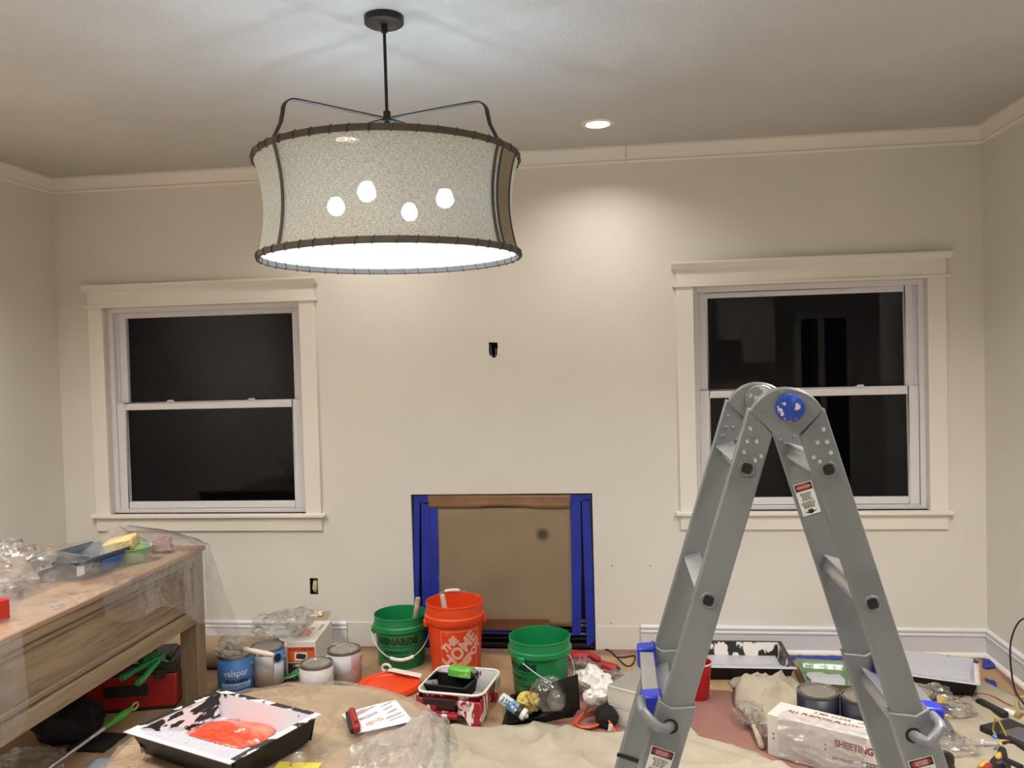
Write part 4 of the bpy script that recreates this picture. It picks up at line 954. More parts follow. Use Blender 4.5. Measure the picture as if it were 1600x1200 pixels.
for z, a0, a1 in ((.168, -.9, -.75), (.168, -.6, -.25), (.168, -.05, .2), (.094, -.45, .2)):
    MB().lathe([(.0854, z - (.006 if z > .1 else .0008)), (.0854, z)], n=8, a0=fa + a0, a1=fa + a1).build('label_print', m_txtd if z > .1 else m_txtw, V2, solid=-.0003)
p = fa + .52; X = Matrix.Translation((.0853*math.cos(p), .0853*math.sin(p), .146)) @ Matrix.Rotation(p, 4, 'Z') @ Matrix.Rotation(PI/2, 4, 'Y')
MB().cyl((0, 0, -.004), (0, 0, .0035), .020, n=24).build('round_emblem', m_txtd, V2).matrix_basis = X
m_whl = M('label_white', 'bdbbbc', .6, var=.05, vs=10, splat='a7a6aa', sscale=30, sth=.58, sstretch=(.4, .4, 3)); m_gylid = M('gloss_lid', 'a9a7a2', .14, metal=.6)
can('small white gallon can with glossy grey lid nearest the round table', (496, 1082), m_whl, r=.080, h=.150, lid=m_gylid)
V4 = can('white paint can with foil smeared lid and pinkish label', (539, 1063), M('label_pale_grey', 'b7b6ba', .6, var=.04), r=.084, h=.165, lid=M('crinkled_foil', 'c4c2bd', .2, metal=.85, var=.1, bump=1.0, bs=45))
MB().lathe([(.0851, .009), (.0851, .10), (.0851, .15)], n=12, a0=fa + .25, a1=fa + 1.2).build('pink_label', M('label_pink', 'b39a9c', .6, var=.08, splat='c9b6b6', sscale=14, sth=.5), V4, solid=-.0004)
m_navy = M('label_navy', '0e1129', .45, var=.05)
def navy(label, px):
    k = can(label, px, m_navy, r=.084, h=.185, bail=False); a = fr_ - .25
    P = [(-.009, -.008), (.009, -.008), (0, .011)]
    return k
N1 = navy('navy blue paint can left of the other behind the sheeting box', (1279, 1146))
fb = math.atan2(CAM.y - N1.location.y, CAM.x - N1.location.x)
mb = MB(); a = fb - .02
def onc(x, y): r = .0858; return (r*math.cos(a + x/r), r*math.sin(a + x/r), y)
mb.tube([onc(-.011, .112), onc(.011, .112), onc(0, .133)], .0016, 5, closed=True); mb.tube([onc(-.006, .1145), onc(.006, .1145), onc(0, .126)], .0012, 5, closed=True); mb.build('triangle_emblem', m_txtw, N1)
navy('navy blue paint can standing just left of the right ladder leg', (1348, 1156))
navy('navy blue paint can half hidden behind the right ladder leg', (1429, 1146))

# ------------------------------------------------------------------ buckets
def bucket(label, c, r, h, m, minside, face, handle_down=True, bail_ang=0):
    T = thing('bucket', label, 'bucket', (c.x, c.y, 0))
    rb = r*.86; Rz = lambda z: rb + (r*.955 - rb)*min(1, z/(h*.80))
    pr = [(1e-4, .004), (rb - .006, .004), (rb - .003, 0), (rb, .004), (Rz(h*.70), h*.70), (r*1.01, h*.715), (r*1.042, h*.735), (r*1.042, h*.815), (r*.995, h*.835), (r*.985, h*.965), (r, h*.97), (r*1.005, h*.985), (r*.995, h)]
    MB().lathe(pr + [(r*.975, h), (r*.965, h*.97), (r*.955, h*.80), (rb - .004, .010), (1e-4, .010)], n=56).build('body', m, T)
    zz = h*.70
    for s in (0, PI):
        a = face + bail_ang + PI/2 + s; MB().box((r*1.02, 0, zz), (.024, .040, .036), X=Matrix.Rotation(a, 4, 'Z')).build('ear', m, T, bevel=.006)
    a0 = face + bail_ang; pts = []
    for i in range(25):
        b = PI*i/24; x, s = math.cos(b), math.sin(b)
        rr = r*1.06 + .004
        if handle_down: lx, out, z = rr*x, rr*s*1.0 + .004, zz - .155*s**1.2*(h/.27)*.78
        else: lx, out, z = r*1.04*x, -(r*.985)*s*.98, zz + (h - zz + .012)*s**.7
        pts.append(Matrix.Rotation(a0 + PI/2, 4, 'Z') @ V((-lx, -out, z)))
    MB().tube(pts, .0021, 8).build('bail', m_txtw if handle_down else m_steel, T)
    MB().tube(pts[9:16] if handle_down else pts[10:15], .009, 10).build('grip', M('grip_white', 'dcdad6', .4), T)
    return T, Rz
m_gb = M('green_bucket', '14814a', .34, var=.05, vs=3); m_ob = M('orange_bucket', 'e0481c', .38, var=.05, vs=3, splat='e8663c', sscale=18, sth=.68, ssoft=.05)
m_gtx = M('letter_dark_green', '06241a', .5); m_glt = M('letter_green', '1c7a4c', .5); m_otx = M('letter_pinkish_white', 'dba79a', .55)
def menards(T, Rz, a):
    R2 = lambda z: Rz(z)
    text('MENARDS', .045, m_gtx, T, None, wrap=(R2, a, .152), bold=.0034, wide=1.06, space=1.10)
    text('MENARDS', .044, m_glt, T, None, wrap=(lambda z: Rz(z) + .0008, a, .151), bold=-.0014, wide=1.085, space=1.10)
    MB().lathe([(Rz(.124) + .0008, .1225), (Rz(.126) + .0008, .1255)], n=20, a0=a - .72, a1=a + .72).build('underline', m_gtx, T, solid=-.0004)
    text('Dedicated to', .026, m_gtx, T, None, wrap=(R2, a - .05, .098), shear=.35, bold=.0006)
    text('Service & Quality', .026, m_gtx, T, None, wrap=(R2, a, .064), shear=.35)
c = at(628, 1035); fa1 = math.atan2(CAM.y - c.y, CAM.x - c.x)
B1, Rz = bucket('green bucket with handle down beside the orange bucket', c, .142, .272, m_gb, None, fa1, True, .0); menards(B1, Rz, fa1 - .20)
c = at(713, 1044); fa2 = math.atan2(CAM.y - c.y, CAM.x - c.x)
B2, Rz = bucket('tall orange bucket in front of the masked fireplace', c, .150, .362, m_ob, None, fa2, False, .08)
Rz2 = lambda z: Rz(z)
S_ = .0335; sq = .098                      # square outline with diagonal lettering
ctr = fa2 + .18; zc_ = .138
for x0, y0, x1, y1 in ((-sq, sq, sq, sq), (-sq, -sq, sq, -sq), (-sq, -sq, -sq, sq), (sq, -sq, sq, sq)):
    mb = MB(); n = 24; vs = []
    for i in range(n + 1):
        x, y = x0 + (x1-x0)*i/n, y0 + (y1-y0)*i/n
        for o_ in (-.0014, .0014):
            xx, yy = (x, y + o_) if y0 == y1 else (x + o_, y)
            z = zc_ + yy; r = Rz(z) + .0012; a = ctr + xx/Rz(zc_); vs.append((r*math.cos(a), r*math.sin(a), z))
    mb.add(vs, [(2*i, 2*i + 1, 2*i + 3, 2*i + 2) for i in range(n)]); mb.build('square_outline', m_otx, B2, solid=-.0004)
R45 = Matrix.Rotation(math.radians(44), 4, 'Z')
for s, sz, off, wd_, sh_ in (('THE', .052, (-.018, .060), 1.0, 0), ('HOME', .088, (.0, -.002), .88, 0), ('DEPOT', .052, (.016, -.064), 1.05, 0)):
    text(s, sz, m_otx, B2, R45 @ Matrix.Translation((off[0], off[1], 0)), wrap=(Rz, ctr, zc_), bold=.004, wide=wd_)
c = at(845, 1078); fa3 = math.atan2(CAM.y - c.y, CAM.x - c.x)
B3, Rz = bucket('green bucket with its letters turned aside behind the black tray', c, .149, .270, m_gb, None, fa3, True, .95); menards(B3, Rz, fa3 - .98)
# handles standing in the buckets
m_oldwood = M('painted_wood_handle', 'b8aa96', .7, var=.15, vs=20, bump=.3, bs=60)
p1 = wy(653, 934, B1.location.y + .0); p0 = B1.location + V((.045, .02, .02))
T = thing('paint_roller', 'paint spattered roller handle leaning inside the left green bucket', 'paint roller', tuple(p0)); d = p1 - p0; q = d.normalized(); k = d.length
MB().tube([q*(k - .13), q*(k - .115), q*(k - .09), q*(k - .07), q*(k - .05), q*(k - .02), q*k], [.012, .016, .013, .016, .013, .0145, .013], 12).build('handle', m_oldwood, T)
MB().tube([q*.03, q*(k - .12)], .004, 8).build('wire_frame', m_steel, T); MB().cyl(q*.0, q*.05, .02, n=14).build('roller_sleeve', M('roller_nap', 'cfcabc', .95, var=.08, vs=60), T)
p1 = wy(691, 929, B2.location.y - .03); p0 = B2.location + V((-.005, -.02, .02))
T = thing('paint_brush', 'white handled paint brush standing in the orange bucket', 'paint brush', tuple(p0)); d = p1 - p0; q = d.normalized(); k = d.length
MB().tube([q*(k - .20), q*(k - .14), q*(k - .05), q*k], [.010, .014, .0145, .012], 12).build('handle', M('brush_handle_white', 'c9c0b2', .5, var=.06), T)
MB().cyl(q*(k - .26), q*(k - .20), .022, .014, n=12).build('ferrule', m_steel, T); MB().cyl(q*(k - .35), q*(k - .26), .014, .022, n=12).build('bristles', M('bristles_tan', '8c7650', .9, var=.2, vs=80), T)
c = at(608, 1076); T = thing('pail_cover', 'orange plastic bucket lid lying flat by the green bucket', 'lid', (c.x, c.y, .012))
MB().lathe([(1e-4, .006), (.120, .006), (.124, .010), (.128, .016), (.150, .016), (.156, .012), (.157, -.004), (.153, -.006), (.150, .006), (.128, .008), (1e-4, 0)], n=56).build('disc', m_ob, T)
MB().lathe([(.146, .0165), (.149, .0195), (.153, .0185)], n=56).build('raised_rim', m_ob, T)
a, b = at(602, 1060, .02), at(654, 1071, .02); T = thing('paint_stick', 'white paint stirring strip with curled end behind the orange lid', 'stick', tuple((a + b)/2 + V((0, .06, .02)))); d = (b - a)/2
MB().slab([-d + V((0, -.016, 0)), d + V((0, -.016, 0)), d + V((0, .022, .004)), -d + V((0, .022, .004))], (0, 0, .004)).build('strip', m_whl if False else M('strip_white', 'd8d2cc', .6, var=.04), T, bevel=.001)
MB().tube([-d + V((-.01, 0, .012)) + V((.022*math.cos(t), 0, .018*math.sin(t))) for t in [i*PI*1.4/10 for i in range(11)]], .007, 8).build('curled_end', MATS['strip_white'], T)
# ------------------------------------------------------------------ boxes, bags and brush by the cans
def printed_box(T, w_, d_, h_, m, name='carton'): return MB().box((0, 0, h_/2), (w_, d_, h_)).build(name, m, T, bevel=.0015)
m_boxw = M('white_card', 'd3cec6', .7, var=.02, vs=5); m_boxo = M('orange_print', 'd2561f', .6, var=.04); m_boxk = M('black_print', '1d1b1a', .6)
f0, f1 = at(446, 1062), at(488, 1062); c = (f0 + f1)/2
T = thing('sheeting_carton', 'white and orange upright carton printed PLASTIC SHEETING behind the cans', 'box', (c.x - .005, c.y + .19, 0), rz=.10)
w_, d_, h_ = .150, .36, .192
printed_box(T, w_, d_, h_, m_boxw)
MB().box((0, -d_/2, .126), (w_*.94, .0012, .078)).build('orange_panel', m_boxo, T); MB().box((0, -d_/2, .052), (w_*.94, .0012, .062)).build('black_panel', m_boxk, T)
MB().box((-.002, -d_/2 - .0002, .117), (.066, .0016, .042)).build('picture_panel', m_boxw, T)
mb = MB().slab([(-.027, -d_/2 - .001, .107), (.012, -d_/2 - .001, .102), (.024, -d_/2 - .001, .110), (.024, -d_/2 - .001, .127), (-.016, -d_/2 - .001, .133), (-.027, -d_/2 - .001, .125)], (0, -.0006, 0)); mb.build('picture_print', m_boxk, T)
Xf = lambda z, x=0: Matrix.Translation((x, -d_/2 - .0012, z)) @ Matrix.Rotation(PI/2, 4, 'X')
text('PLASTIC SHEETING', .0165, m_boxk, T, Xf(.153), bold=.0006, shear=.2, wide=.88); text('1 MIL CLEAR', .019, m_boxw, T, Xf(.070), bold=.0005, shear=.2, wide=.9); text("9' X 12'", .017, m_boxw, T, Xf(.047), bold=.0005, shear=.2)
Xt = lambda x, y: Matrix.Translation((x, y, h_ + .0006)) @ Matrix.Rotation(-PI/2, 4, 'Z')
text('PLASTIC', .040, m_boxo, T, Xt(.0, -.02), bold=.001, shear=.2); text('SHEETING', .034, m_boxo, T, Xt(-.034, -.02), bold=.001, shear=.2); text('4.35 FT. X', .024, m_boxk, T, Xt(.045, .06), bold=.0006)
MB().slab([(-.075, .17, .186), (.05, .17, .19), (.055, .25, .219), (-.07, .25, .214)], (0, 0, .003)).build('open_flap', m_kraft, T)
MB().slab([(-.055, .20, .208), (.015, .20, .210), (.015, .215, .236), (-.05, .215, .236)], (0, .004, 0)).build('torn_flap', m_pack, T)
m_bagfilm = FILM('bag_film', haze=.07, tint='dcdad6', rough=.06, bs=14, bump=.7, gl=1.0)
c = at(438, 1000, .20); mb = MB(); crumple(mb, (0, 0, 0), (.15, .13, .055), 12, 34, .4); crumple(mb, (.10, .0, .035), (.10, .09, .045), 15, 24, .4, flatb=False)
o = mb.build('plastic_bag', m_bagfilm, loc=(c.x - .03, -.42, .255)); tag(o, 'clear plastic bag collapsed over the carton and the rear blue can', 'bag')
p0, p1 = at(352, 1008, .235), at(428, 1024, .205); T = thing('paint_brush', 'white handled brush wrapped in clear plastic laid across the can lids', 'paint brush', tuple((p0 + p1)/2)); d = (p1 - p0)/2
MB().tube([-d*.2, d*.3, d*.75, d], [.012, .013, .014, .009], 12).build('handle', MATS['brush_handle_white'], T)
mb = MB(); crumple(mb, tuple(-d*.75), (.075, .05, .05), 17, 26, .4, flatb=False); mb.build('wrapping', m_bagfilm, T)
MB().cyl(-d*.9, -d*.2, .02, .013, n=12).build('ferrule', m_steel, T)
m_gfilm = M('green_film', '3d7a4c', .25, var=.15, bump=.4, bs=30, splat='86a88c', sscale=22, sth=.55, ssoft=.1)
c = at(466, 1062, .03); mb = MB()
for i, (dx, dy, an) in enumerate(((-.03, .0, .5), (.03, .01, -.6), (.0, .03, .1))):
    mb.grid(10, 4, lambda u, v, i=i: ((u - .5)*.20 + dx, (v - .5)*.05 + dy + .03*math.sin(4*u + i), .012 + .055*math.sin(PI*u)*(.5 + .5*v) + .008*N(u*5, v*3, i)))
o = mb.build('green_wrapper', m_gfilm, loc=(c.x + .03, c.y + .03, 0), solid=.001); tag(o, 'torn green film wrapper on the floor between carton and white cans', 'wrapper')

# ------------------------------------------------------------------ red roller tray with a small black tray in it
m_rtray = M('red_tray', '8c1a2a', .38, var=.06, splat='d8cfcb', sscale=34, sth=.555, ssoft=.02, sstretch=(1, 1, .13), sdetail=3)
m_rin = M('red_tray_inside', 'b9b7b8', .4, var=.06, splat='7a1a24', sscale=14, sth=.60, ssoft=.04, sstretch=(1, 1, .4))
m_rimw = M('rim_painted', 'dedad5', .4, var=.03, splat='7c2028', sscale=30, sth=.66)
HT = .135; P = [at(u, v, HT) for u, v in ((690, 1039), (786, 1046), (752, 1088), (645, 1079))]; c = sum(P, V())/4
xd = (P[1] - P[0]) + (P[2] - P[3]); rz = math.atan2(xd.y, xd.x)
Wt, Lt = ((P[1] - P[0]).length + (P[2] - P[3]).length)/2, ((P[0] - P[3]).length + (P[1] - P[2]).length)/2
T = thing('roller_tray', 'deep red roller tray streaked with white paint on flared legs', 'paint tray', (c.x, c.y, .012), rz=rz)
def rrect(a, b, r, k=5):
    o_ = []
    for sx, sy, t0 in ((1, 1, 0), (-1, 1, PI/2), (-1, -1, PI), (1, -1, 1.5*PI)):
        for i in range(k + 1): t = t0 + PI/2*i/k; o_.append((sx*(a - r) + r*math.cos(t), sy*(b - r) + r*math.sin(t)))
    return o_
def loft(rings, caps=True):
    mb = MB(); n = len(rings[0]); mb.add([p for R in rings for p in R], [(j*n + i, j*n + (i+1) % n, (j+1)*n + (i+1) % n, (j+1)*n + i) for j in range(len(rings) - 1) for i in range(n)] + ([tuple(range(n))[::-1], tuple((len(rings)-1)*n + i for i in range(n))] if caps else []), 0, True); return mb
HT -= .012
ring = lambda a, b, r, z, dy=0: [(x, y + dy, z) for x, y in rrect(a, b, r)]
zb = lambda y: .022 + .040*max(0, min(1, (-y + Lt*.05)/(Lt*.5)))
rout = [[(x, y, zb(y) - .006) for x, y in rrect(Wt/2 - .030, Lt/2 - .030, .035)], ring(Wt/2 - .012, Lt/2 - .012, .045, HT - .02), ring(Wt/2 - .004, Lt/2 - .004, .05, HT - .006)]
loft(rout[::1], False).build('outer_wall', m_rtray, T)
rin = [ring(Wt/2 - .008, Lt/2 - .008, .048, HT - .005), ring(Wt/2 - .020, Lt/2 - .020, .045, HT - .03), [(x, y, zb(y)) for x, y in rrect(Wt/2 - .036, Lt/2 - .036, .035)]]
mb = loft(rin, False); n = len(rin[0]); mb.add(rin[2], [tuple(range(n))]); mb.build('basin', m_rin, T)
MB().tube([(x, y, HT - .003) for x, y in rrect(Wt/2 - .004, Lt/2 - .004, .05, 8)], .006, 8, closed=True).build('rim', m_rimw, T)
# flared legs and the grip bar at the front
for sx, k in ((1, 1.0), (-1, .62)):
    o_ = [(sx*(Wt/2 - .012), HT - .03), (sx*(Wt/2 - .11), HT - .03), (sx*(Wt/2 - .10), HT - .075), (sx*(Wt/2 - .075), .02), (sx*(Wt/2 - .055), -.010), (sx*(Wt/2 - .015), -.010), (sx*(Wt/2 - .002), .01), (sx*(Wt/2 + .004), HT*.5)]
    vs = []
    for x, z in o_: vs.append((x, -Lt/2 + .006 - .028*(1 - z/HT)*k, z))
    MB().slab(vs, (0, .012, 0)).build('leg', m_rtray, T, bevel=.004)
    MB().slab([(sx*(Wt/2 - .002), -Lt/2 - .02, -.008), (sx*(Wt/2 - .002), -Lt/2 + .14, HT*.45), (sx*(Wt/2 - .004), -Lt/2 + .12, HT - .02), (sx*(Wt/2 - .006), -Lt/2 + .005, HT - .02)], (-sx*.006, 0, 0)).build('side_web', m_rtray, T)
    MB().box((sx*(Wt/2 - .03), Lt/2 - .05, .0), (.03, .05, .044)).build('rear_foot', m_rtray, T, bevel=.004)
MB().box((-.045, -Lt/2 - .012, .030), (.19, .045, .022)).build('grip_bar', m_rtray, T, bevel=.006)
MB().box((-.045, -Lt/2 + .004, .072), (.155, .012, .050)).build('grip_hole_shade', M('recess_shade', '2a0b10', .7), T, bevel=.008)  # solid dark block painted as the shade of the hand hole
MB().box((.075, -Lt/2 - .004, .062), (.055, .012, .066)).build('grip_post', M('red_tray_white', 'c4b0ae', .4, splat='8c1a2a', sscale=40, sth=.55), T, bevel=.004)
MB().box((Wt/2 + .001, Lt*.25, HT*.68), (.004, .075, .045)).build('side_label', M('label_worn', '8f9488', .6, splat='2c2f2c', sscale=28, sth=.56), T)
RT_ = T
mI = Matrix.LocRotScale(T.location, T.rotation_euler, None)
q = mI @ V((-.045, -.01, .055)); T = thing('small_tray', 'small black ribbed plastic tray sitting inside the red roller tray', 'paint tray', tuple(q), rz=rz - .10)
w_, l_, h_ = .215, .15, .066
mb = MB()
for s in (-1, 1):
    mb.slab([(s*w_/2, -l_/2, h_), (s*w_/2, l_/2, h_), (s*w_*.45, l_*.44, .0), (s*w_*.45, -l_*.44, .0)], (-s*.003, 0, 0)); mb.slab([(-w_/2, s*l_/2, h_), (w_/2, s*l_/2, h_), (w_*.45, s*l_*.44, 0), (-w_*.45, s*l_*.44, 0)], (0, -s*.003, 0))
mb.box((0, 0, .002), (w_*.9, l_*.88, .004)); mb.build('body', m_trayblk, T)
mb = MB()
for i in range(16): x = -w_*.46 + w_*.92*i/15; mb.slab([(x - .002, -l_/2 - .002, h_ - .004), (x + .002, -l_/2 - .002, h_ - .004), (x*.92 + .002, -l_*.44 - .002, .004), (x*.92 - .002, -l_*.44 - .002, .004)], (0, -.003, 0))
for i in range(9): y = -l_*.42 + l_*.84*i/8; mb.slab([(w_/2 + .001, y - .002, h_ - .004), (w_/2 + .001, y + .002, h_ - .004), (w_*.45 + .001, y*.9 + .002, .004), (w_*.45 + .001, y*.9 - .002, .004)], (.003, 0, 0))
tag(mb.build('ribs', m_tbb, T), kind='stuff')
mb = MB()
for s in (-1, 1): mb.box((0, s*l_/2, h_), (w_ + .012, .012, .005)).box((s*w_/2, 0, h_), (.012, l_, .005))
mb.build('rim', m_tbb, T, bevel=.001)
q2 = mI @ V((-.0, .04, .055 + h_ + .004)); T = thing('roller_cover', 'roller cover wrapped in bright green film lying on the small black tray', 'paint roller', tuple(q2), rz=rz - .2)
mb = loft([[(x + dx, y*k, z) for y, z in ((-.035, .002), (-.03, .040), (.0, .046), (.034, .040), (.036, .002))] for x, dx, k in ((-.065, 0, .9), (-.03, 0, 1.05), (.02, 0, 1.0), (.055, 0, .85))])
mb.build('green_wrap', M('bright_green_film', '5fae45', .2, var=.1, bump=.4, bs=30, splat='9acb76', sscale=22, sth=.58, ssoft=.06), T, bevel=.006, angle=30)
MB().cyl((.05, 0, .022), (.078, -.004, .020), .022, .018, n=14).build('sleeve_end', M('sleeve_grey', '77756c', .8, splat='25241f', sscale=30, sth=.5), T)

# ------------------------------------------------------------------ tilted black tray with plastic tub, glove and caulk tube
T = thing('black_tray', 'empty looking black plastic tray tilted against the green bucket', 'tray', (0, 0, 0))
zt0, zt1 = .015, .17
A = [at(784, 1133, .012), at(906, 1108, .07), at(903, 1053, .26), at(798, 1086, .05)]
cA = sum(A, V())/4; T.location = (cA.x, cA.y, 0)
X = [p - V((cA.x, cA.y, 0)) for p in A]
c0 = [V((-.155, -.10, .012)), V((.165, -.055, .062)), V((.155, .13, .215)), V((-.16, .13, .095))]
def quad(u, v): return X[0].lerp(X[1], u).lerp(X[3].lerp(X[2], u), v)
nq = (X[1] - X[0]).cross(X[3] - X[0]).normalized()
def bt(u, v):
    s = max(abs(u - .5), abs(v - .5))*2; p = quad(u, v)
    dep = 0 if s > .95 else .045*min(1, (.95 - s)/.14); p = p - nq*dep; p.z = max(p.z, .004); return tuple(p)
MB().grid(28, 28, bt).build('body', m_trayblk, T, solid=.003, angle=50)
TB = T
base = V((cA.x, cA.y, 0))
def onq(u, v, h): p = base + quad(u, v) + nq*h; return p
q = onq(.60, .52, .0)
T = thing('clear_package', 'clear plastic clamshell package lying in the tilted black tray', 'package', tuple(q))
m_clam = FILM('clamshell', haze=.08, tint='d6d2cc', rough=.03, bs=10, bump=.3, gl=1.1)
mb = MB(); crumple(mb, (0, 0, .02), (.085, .07, .075), 31, 30, .10, sm=True, flatb=False); mb.build('outer_shell', m_clam, T)
mb = MB(); crumple(mb, (.035, -.035, .005), (.040, .035, .045), 33, 20, .12, sm=True, flatb=False); mb.build('inner_bowl', m_clam, T)
q = onq(.33, .42, .022); o = crumple(MB(), (0, 0, 0), (.05, .045, .042), 35, 22, .28, sm=True, flatb=False).build('glove', M('yellow_net', 'c8b25e', .8, var=.15, vs=30, splat='7c6c30', sscale=60, sth=.56), loc=q); tag(o, 'crumpled yellow mesh wad in the black tray', 'glove')
p0, p1 = at(783, 1090, .12), at(822, 1119, .06); p1 = at(824, 1120, .055)
T = thing('caulk_tube', 'white and blue caulk tube lying across the edge of the black tray', 'tube', tuple(p0)); d = p1 - p0; q = d.normalized(); k = d.length
r_ = .0245
MB().cyl(-q*.0, q*k*.80, r_, n=24).build('body', M('tube_white', 'cfcccc', .4, var=.02), T); MB().cyl(q*k*.28, q*k*.58, r_ + .0006, n=24, caps=False).build('blue_band', M('tube_blue', '6a8db4', .4, splat='c8ccd2', sscale=26, sth=.55), T)
MB().cyl(q*k*.58, q*k*.62, r_ + .0007, n=24, caps=False).build('yellow_band', M('tube_yellow', 'b9ad4a', .4), T); MB().cyl(q*k*.62, q*k*.80, r_ + .0006, n=24, caps=False).build('black_band', M('tube_black', '1e2024', .4), T)
MB().cyl(q*k*.80, q*k*.93, r_ + .001, n=24).build('cap', M('cap_white', 'd4d2d0', .35), T); MB().cyl(q*k*.93, q*k*1.02, .014, .006, n=16).build('nozzle', M('cap_grey', 'b9bac0', .35), T)
ax = q; upv = (CAM - p0).normalized(); yy = (upv - ax*upv.dot(ax)).normalized(); zz = yy; sd = zz.cross(ax)
X = Matrix((ax, sd, zz)).transposed().to_4x4(); X.translation = ax*k*.36 + zz*(r_ + .0015); mb = MB()
for i in range(5): mb.box((-.036 + .018*i, -.002 + .002*(i % 2), .0), (.010, .026, .001), X=X)
mb.build('blue_print', M('tube_print', '24517f', .5, splat='b8c2cc', sscale=70, sth=.55), T)

# ------------------------------------------------------------------ litter right of the tray: power tool, plastic, paper, boxes, cords
m_rp = M('red_tool_plastic', '9c1c1c', .35, var=.06)
c = at(925, 1030, .03); T = thing('heat_gun', 'red corded hand tool lying on the floor beside the fireplace corner', 'tool', (c.x - .01, -.30, .0), rz=-.18)
MB().tube([(-.13, .0, .045), (-.10, .0, .052), (-.03, .0, .055), (.02, -.005, .05), (.05, -.01, .045)], [.022, .042, .046, .040, .030], 14).build('body', m_rp, T)
MB().tube([(.03, -.01, .045), (.07, -.04, .040), (.13, -.06, .036), (.155, -.062, .035)], [.026, .030, .032, .026], 12).build('handle', m_rp, T)
MB().cyl((.15, -.062, .035), (.168, -.064, .035), .022, .015, n=12).build('cord_grip', m_rub, T)
MB().tube([(.0, -.03, .085), (.03, -.035, .08), (.06, -.05, .07)], .010, 8).build('trigger_guard', m_rp, T)
pts = [at(u, v, .006) for u, v in ((960, 1032), (978, 1040), (988, 1038), (992, 1025), (975, 1027), (962, 1026), (955, 1018), (940, 1013), (922, 1012))]
def smooth(pts, k=6):
    o_ = []; n = len(pts)
    for i in range(n - 1):
        a, b, c_, d = pts[max(0, i-1)], pts[i], pts[i+1], pts[min(n-1, i+2)]
        for j in range(k):
            t = j/k; o_.append(.5*((2*b) + (c_ - a)*t + (2*a - 5*b + 4*c_ - d)*t*t + (3*b - a - 3*c_ + d)*t**3))
    return o_ + [pts[-1]]
def cord(name, pts, r, m, label, cat='cord', n=8):
    pts = smooth([V(p) for p in pts]); c = pts[0].copy(); o = MB().tube([p - c for p in pts], r, n).build(name, m, loc=c); return tag(o, label, cat)
pts[0].z = .035; cord('power_cord', pts, .0042, m_rub, 'black power cord of the red tool curling on the floor')
c = at(925, 1058, .03); mb = MB(); crumple(mb, (-.05, -.02, .05), (.10, .10, .065), 21, 36, .4); crumple(mb, (.09, -.03, .03), (.11, .08, .035), 22, 30, .45); crumple(mb, (.0, -.08, .035), (.10, .08, .045), 23, 26, .4)
o = mb.build('crumpled_plastic', m_crinkle, loc=(c.x - .0, c.y + .0, 0)); tag(o, 'crumpled clear plastic heaped beside the right green bucket', 'plastic sheet')
m_tow = M('white_paper_towel', 'd9d6d2', .85, var=.03, vs=20, bump=.2, bs=90)
def towel(c, s, seed, label, rot, n=22):
    o = crumple(MB(), (0, 0, 0), s, seed, n, .34, flatb=True, sm=True, fold=1.7).build('paper_towel', m_tow, loc=c, rot=rot, angle=28); return tag(o, label, 'paper towel')
c = at(928, 1072, .06); towel((c.x + .0, c.y, .085), (.075, .085, .055), 41, 'crumpled white paper towel on the plastic behind the other', (.2, .2, .5))
c = at(938, 1100, .05); towel((c.x, c.y - .02, .095), (.075, .045, .055), 44, 'crumpled white paper towel in front of the stacked white boxes', (.5, -.2, .2))
m_bx = M('box_white', 'cfcac2', .7, var=.015)
P = [at(u, v, .165) for u, v in ((950, 1071), (989, 1081))]; d = (P[1] - P[0]); rz = math.atan2(d.y, d.x)
for k, (z, h, lab) in enumerate(((.0, .085, 'plain white carton underneath the other left of the ladder'), (.086, .080, 'plain white carton on top of the other left of the ladder'))):
    w_, l_ = .155, .26; q = P[0] + Matrix.Rotation(rz, 3, 'Z') @ V((w_/2 - .004*k, l_/2, 0))
    T = thing('white_box', lab, 'box', (q.x, q.y, z), rz=rz)
    MB().box((0, 0, h/2), (w_, l_, h)).build('carton', m_bx, T, bevel=.002)
    MB().box((0, -l_/2 - .0004, h - .010), (w_*.99, .001, .0018)).box((0, 0, h - .0002), (w_*.98, l_*.98, .0008)).build('lid_seam', M('seam_grey', '8c8882', .8), T) if k else MB().box((0, -l_/2 - .0004, h - .008), (w_*.99, .001, .0016)).build('lid_seam', MATS.get('seam_grey') or M('seam_grey', '8c8882', .8), T)
m_oc = M('orange_cord', 'd9532c', .45, var=.05)
cord('extension_cable', [at(u, v, z) for u, v, z in ((930, 1082, .07), (915, 1110, .03), (898, 1128, .008), (905, 1139, .008), (930, 1136, .008), (941, 1125, .008), (932, 1112, .012), (912, 1118, .012), (900, 1132, .018), (918, 1137, .02), (938, 1131, .02))], .0052, m_oc, 'coil of orange extension cord on the floor beside the black tray')
cord('extension_cable', [at(u, v, z) for u, v, z in ((942, 1110, .06), (950, 1124, .045), (957, 1135, .02), (963, 1147, .010))], .0055, m_oc, 'straight orange cord end running under the drop cloth by white boxes')
c = at(961, 1136, .02); o = MB().slab([(-.010, 0, -.014), (.012, 0, -.016), (.012, 0, .016), (-.004, 0, .018)], (0, .001, 0)).build('cord_tag', m_tow, loc=(c.x - .022, c.y - .004, .018), rz=.2); tag(o, 'little white tag hanging from the orange cord', 'tag')
c = at(948, 1128, .03); o = crumple(MB(), (0, 0, .04), (.05, .05, .05), 51, 18, .2, sm=True).build('cord_reel_bag', m_bag, loc=(c.x, c.y + .03, 0)); tag(o, 'black cloth pouch on the floor under the white paper towel', 'pouch')

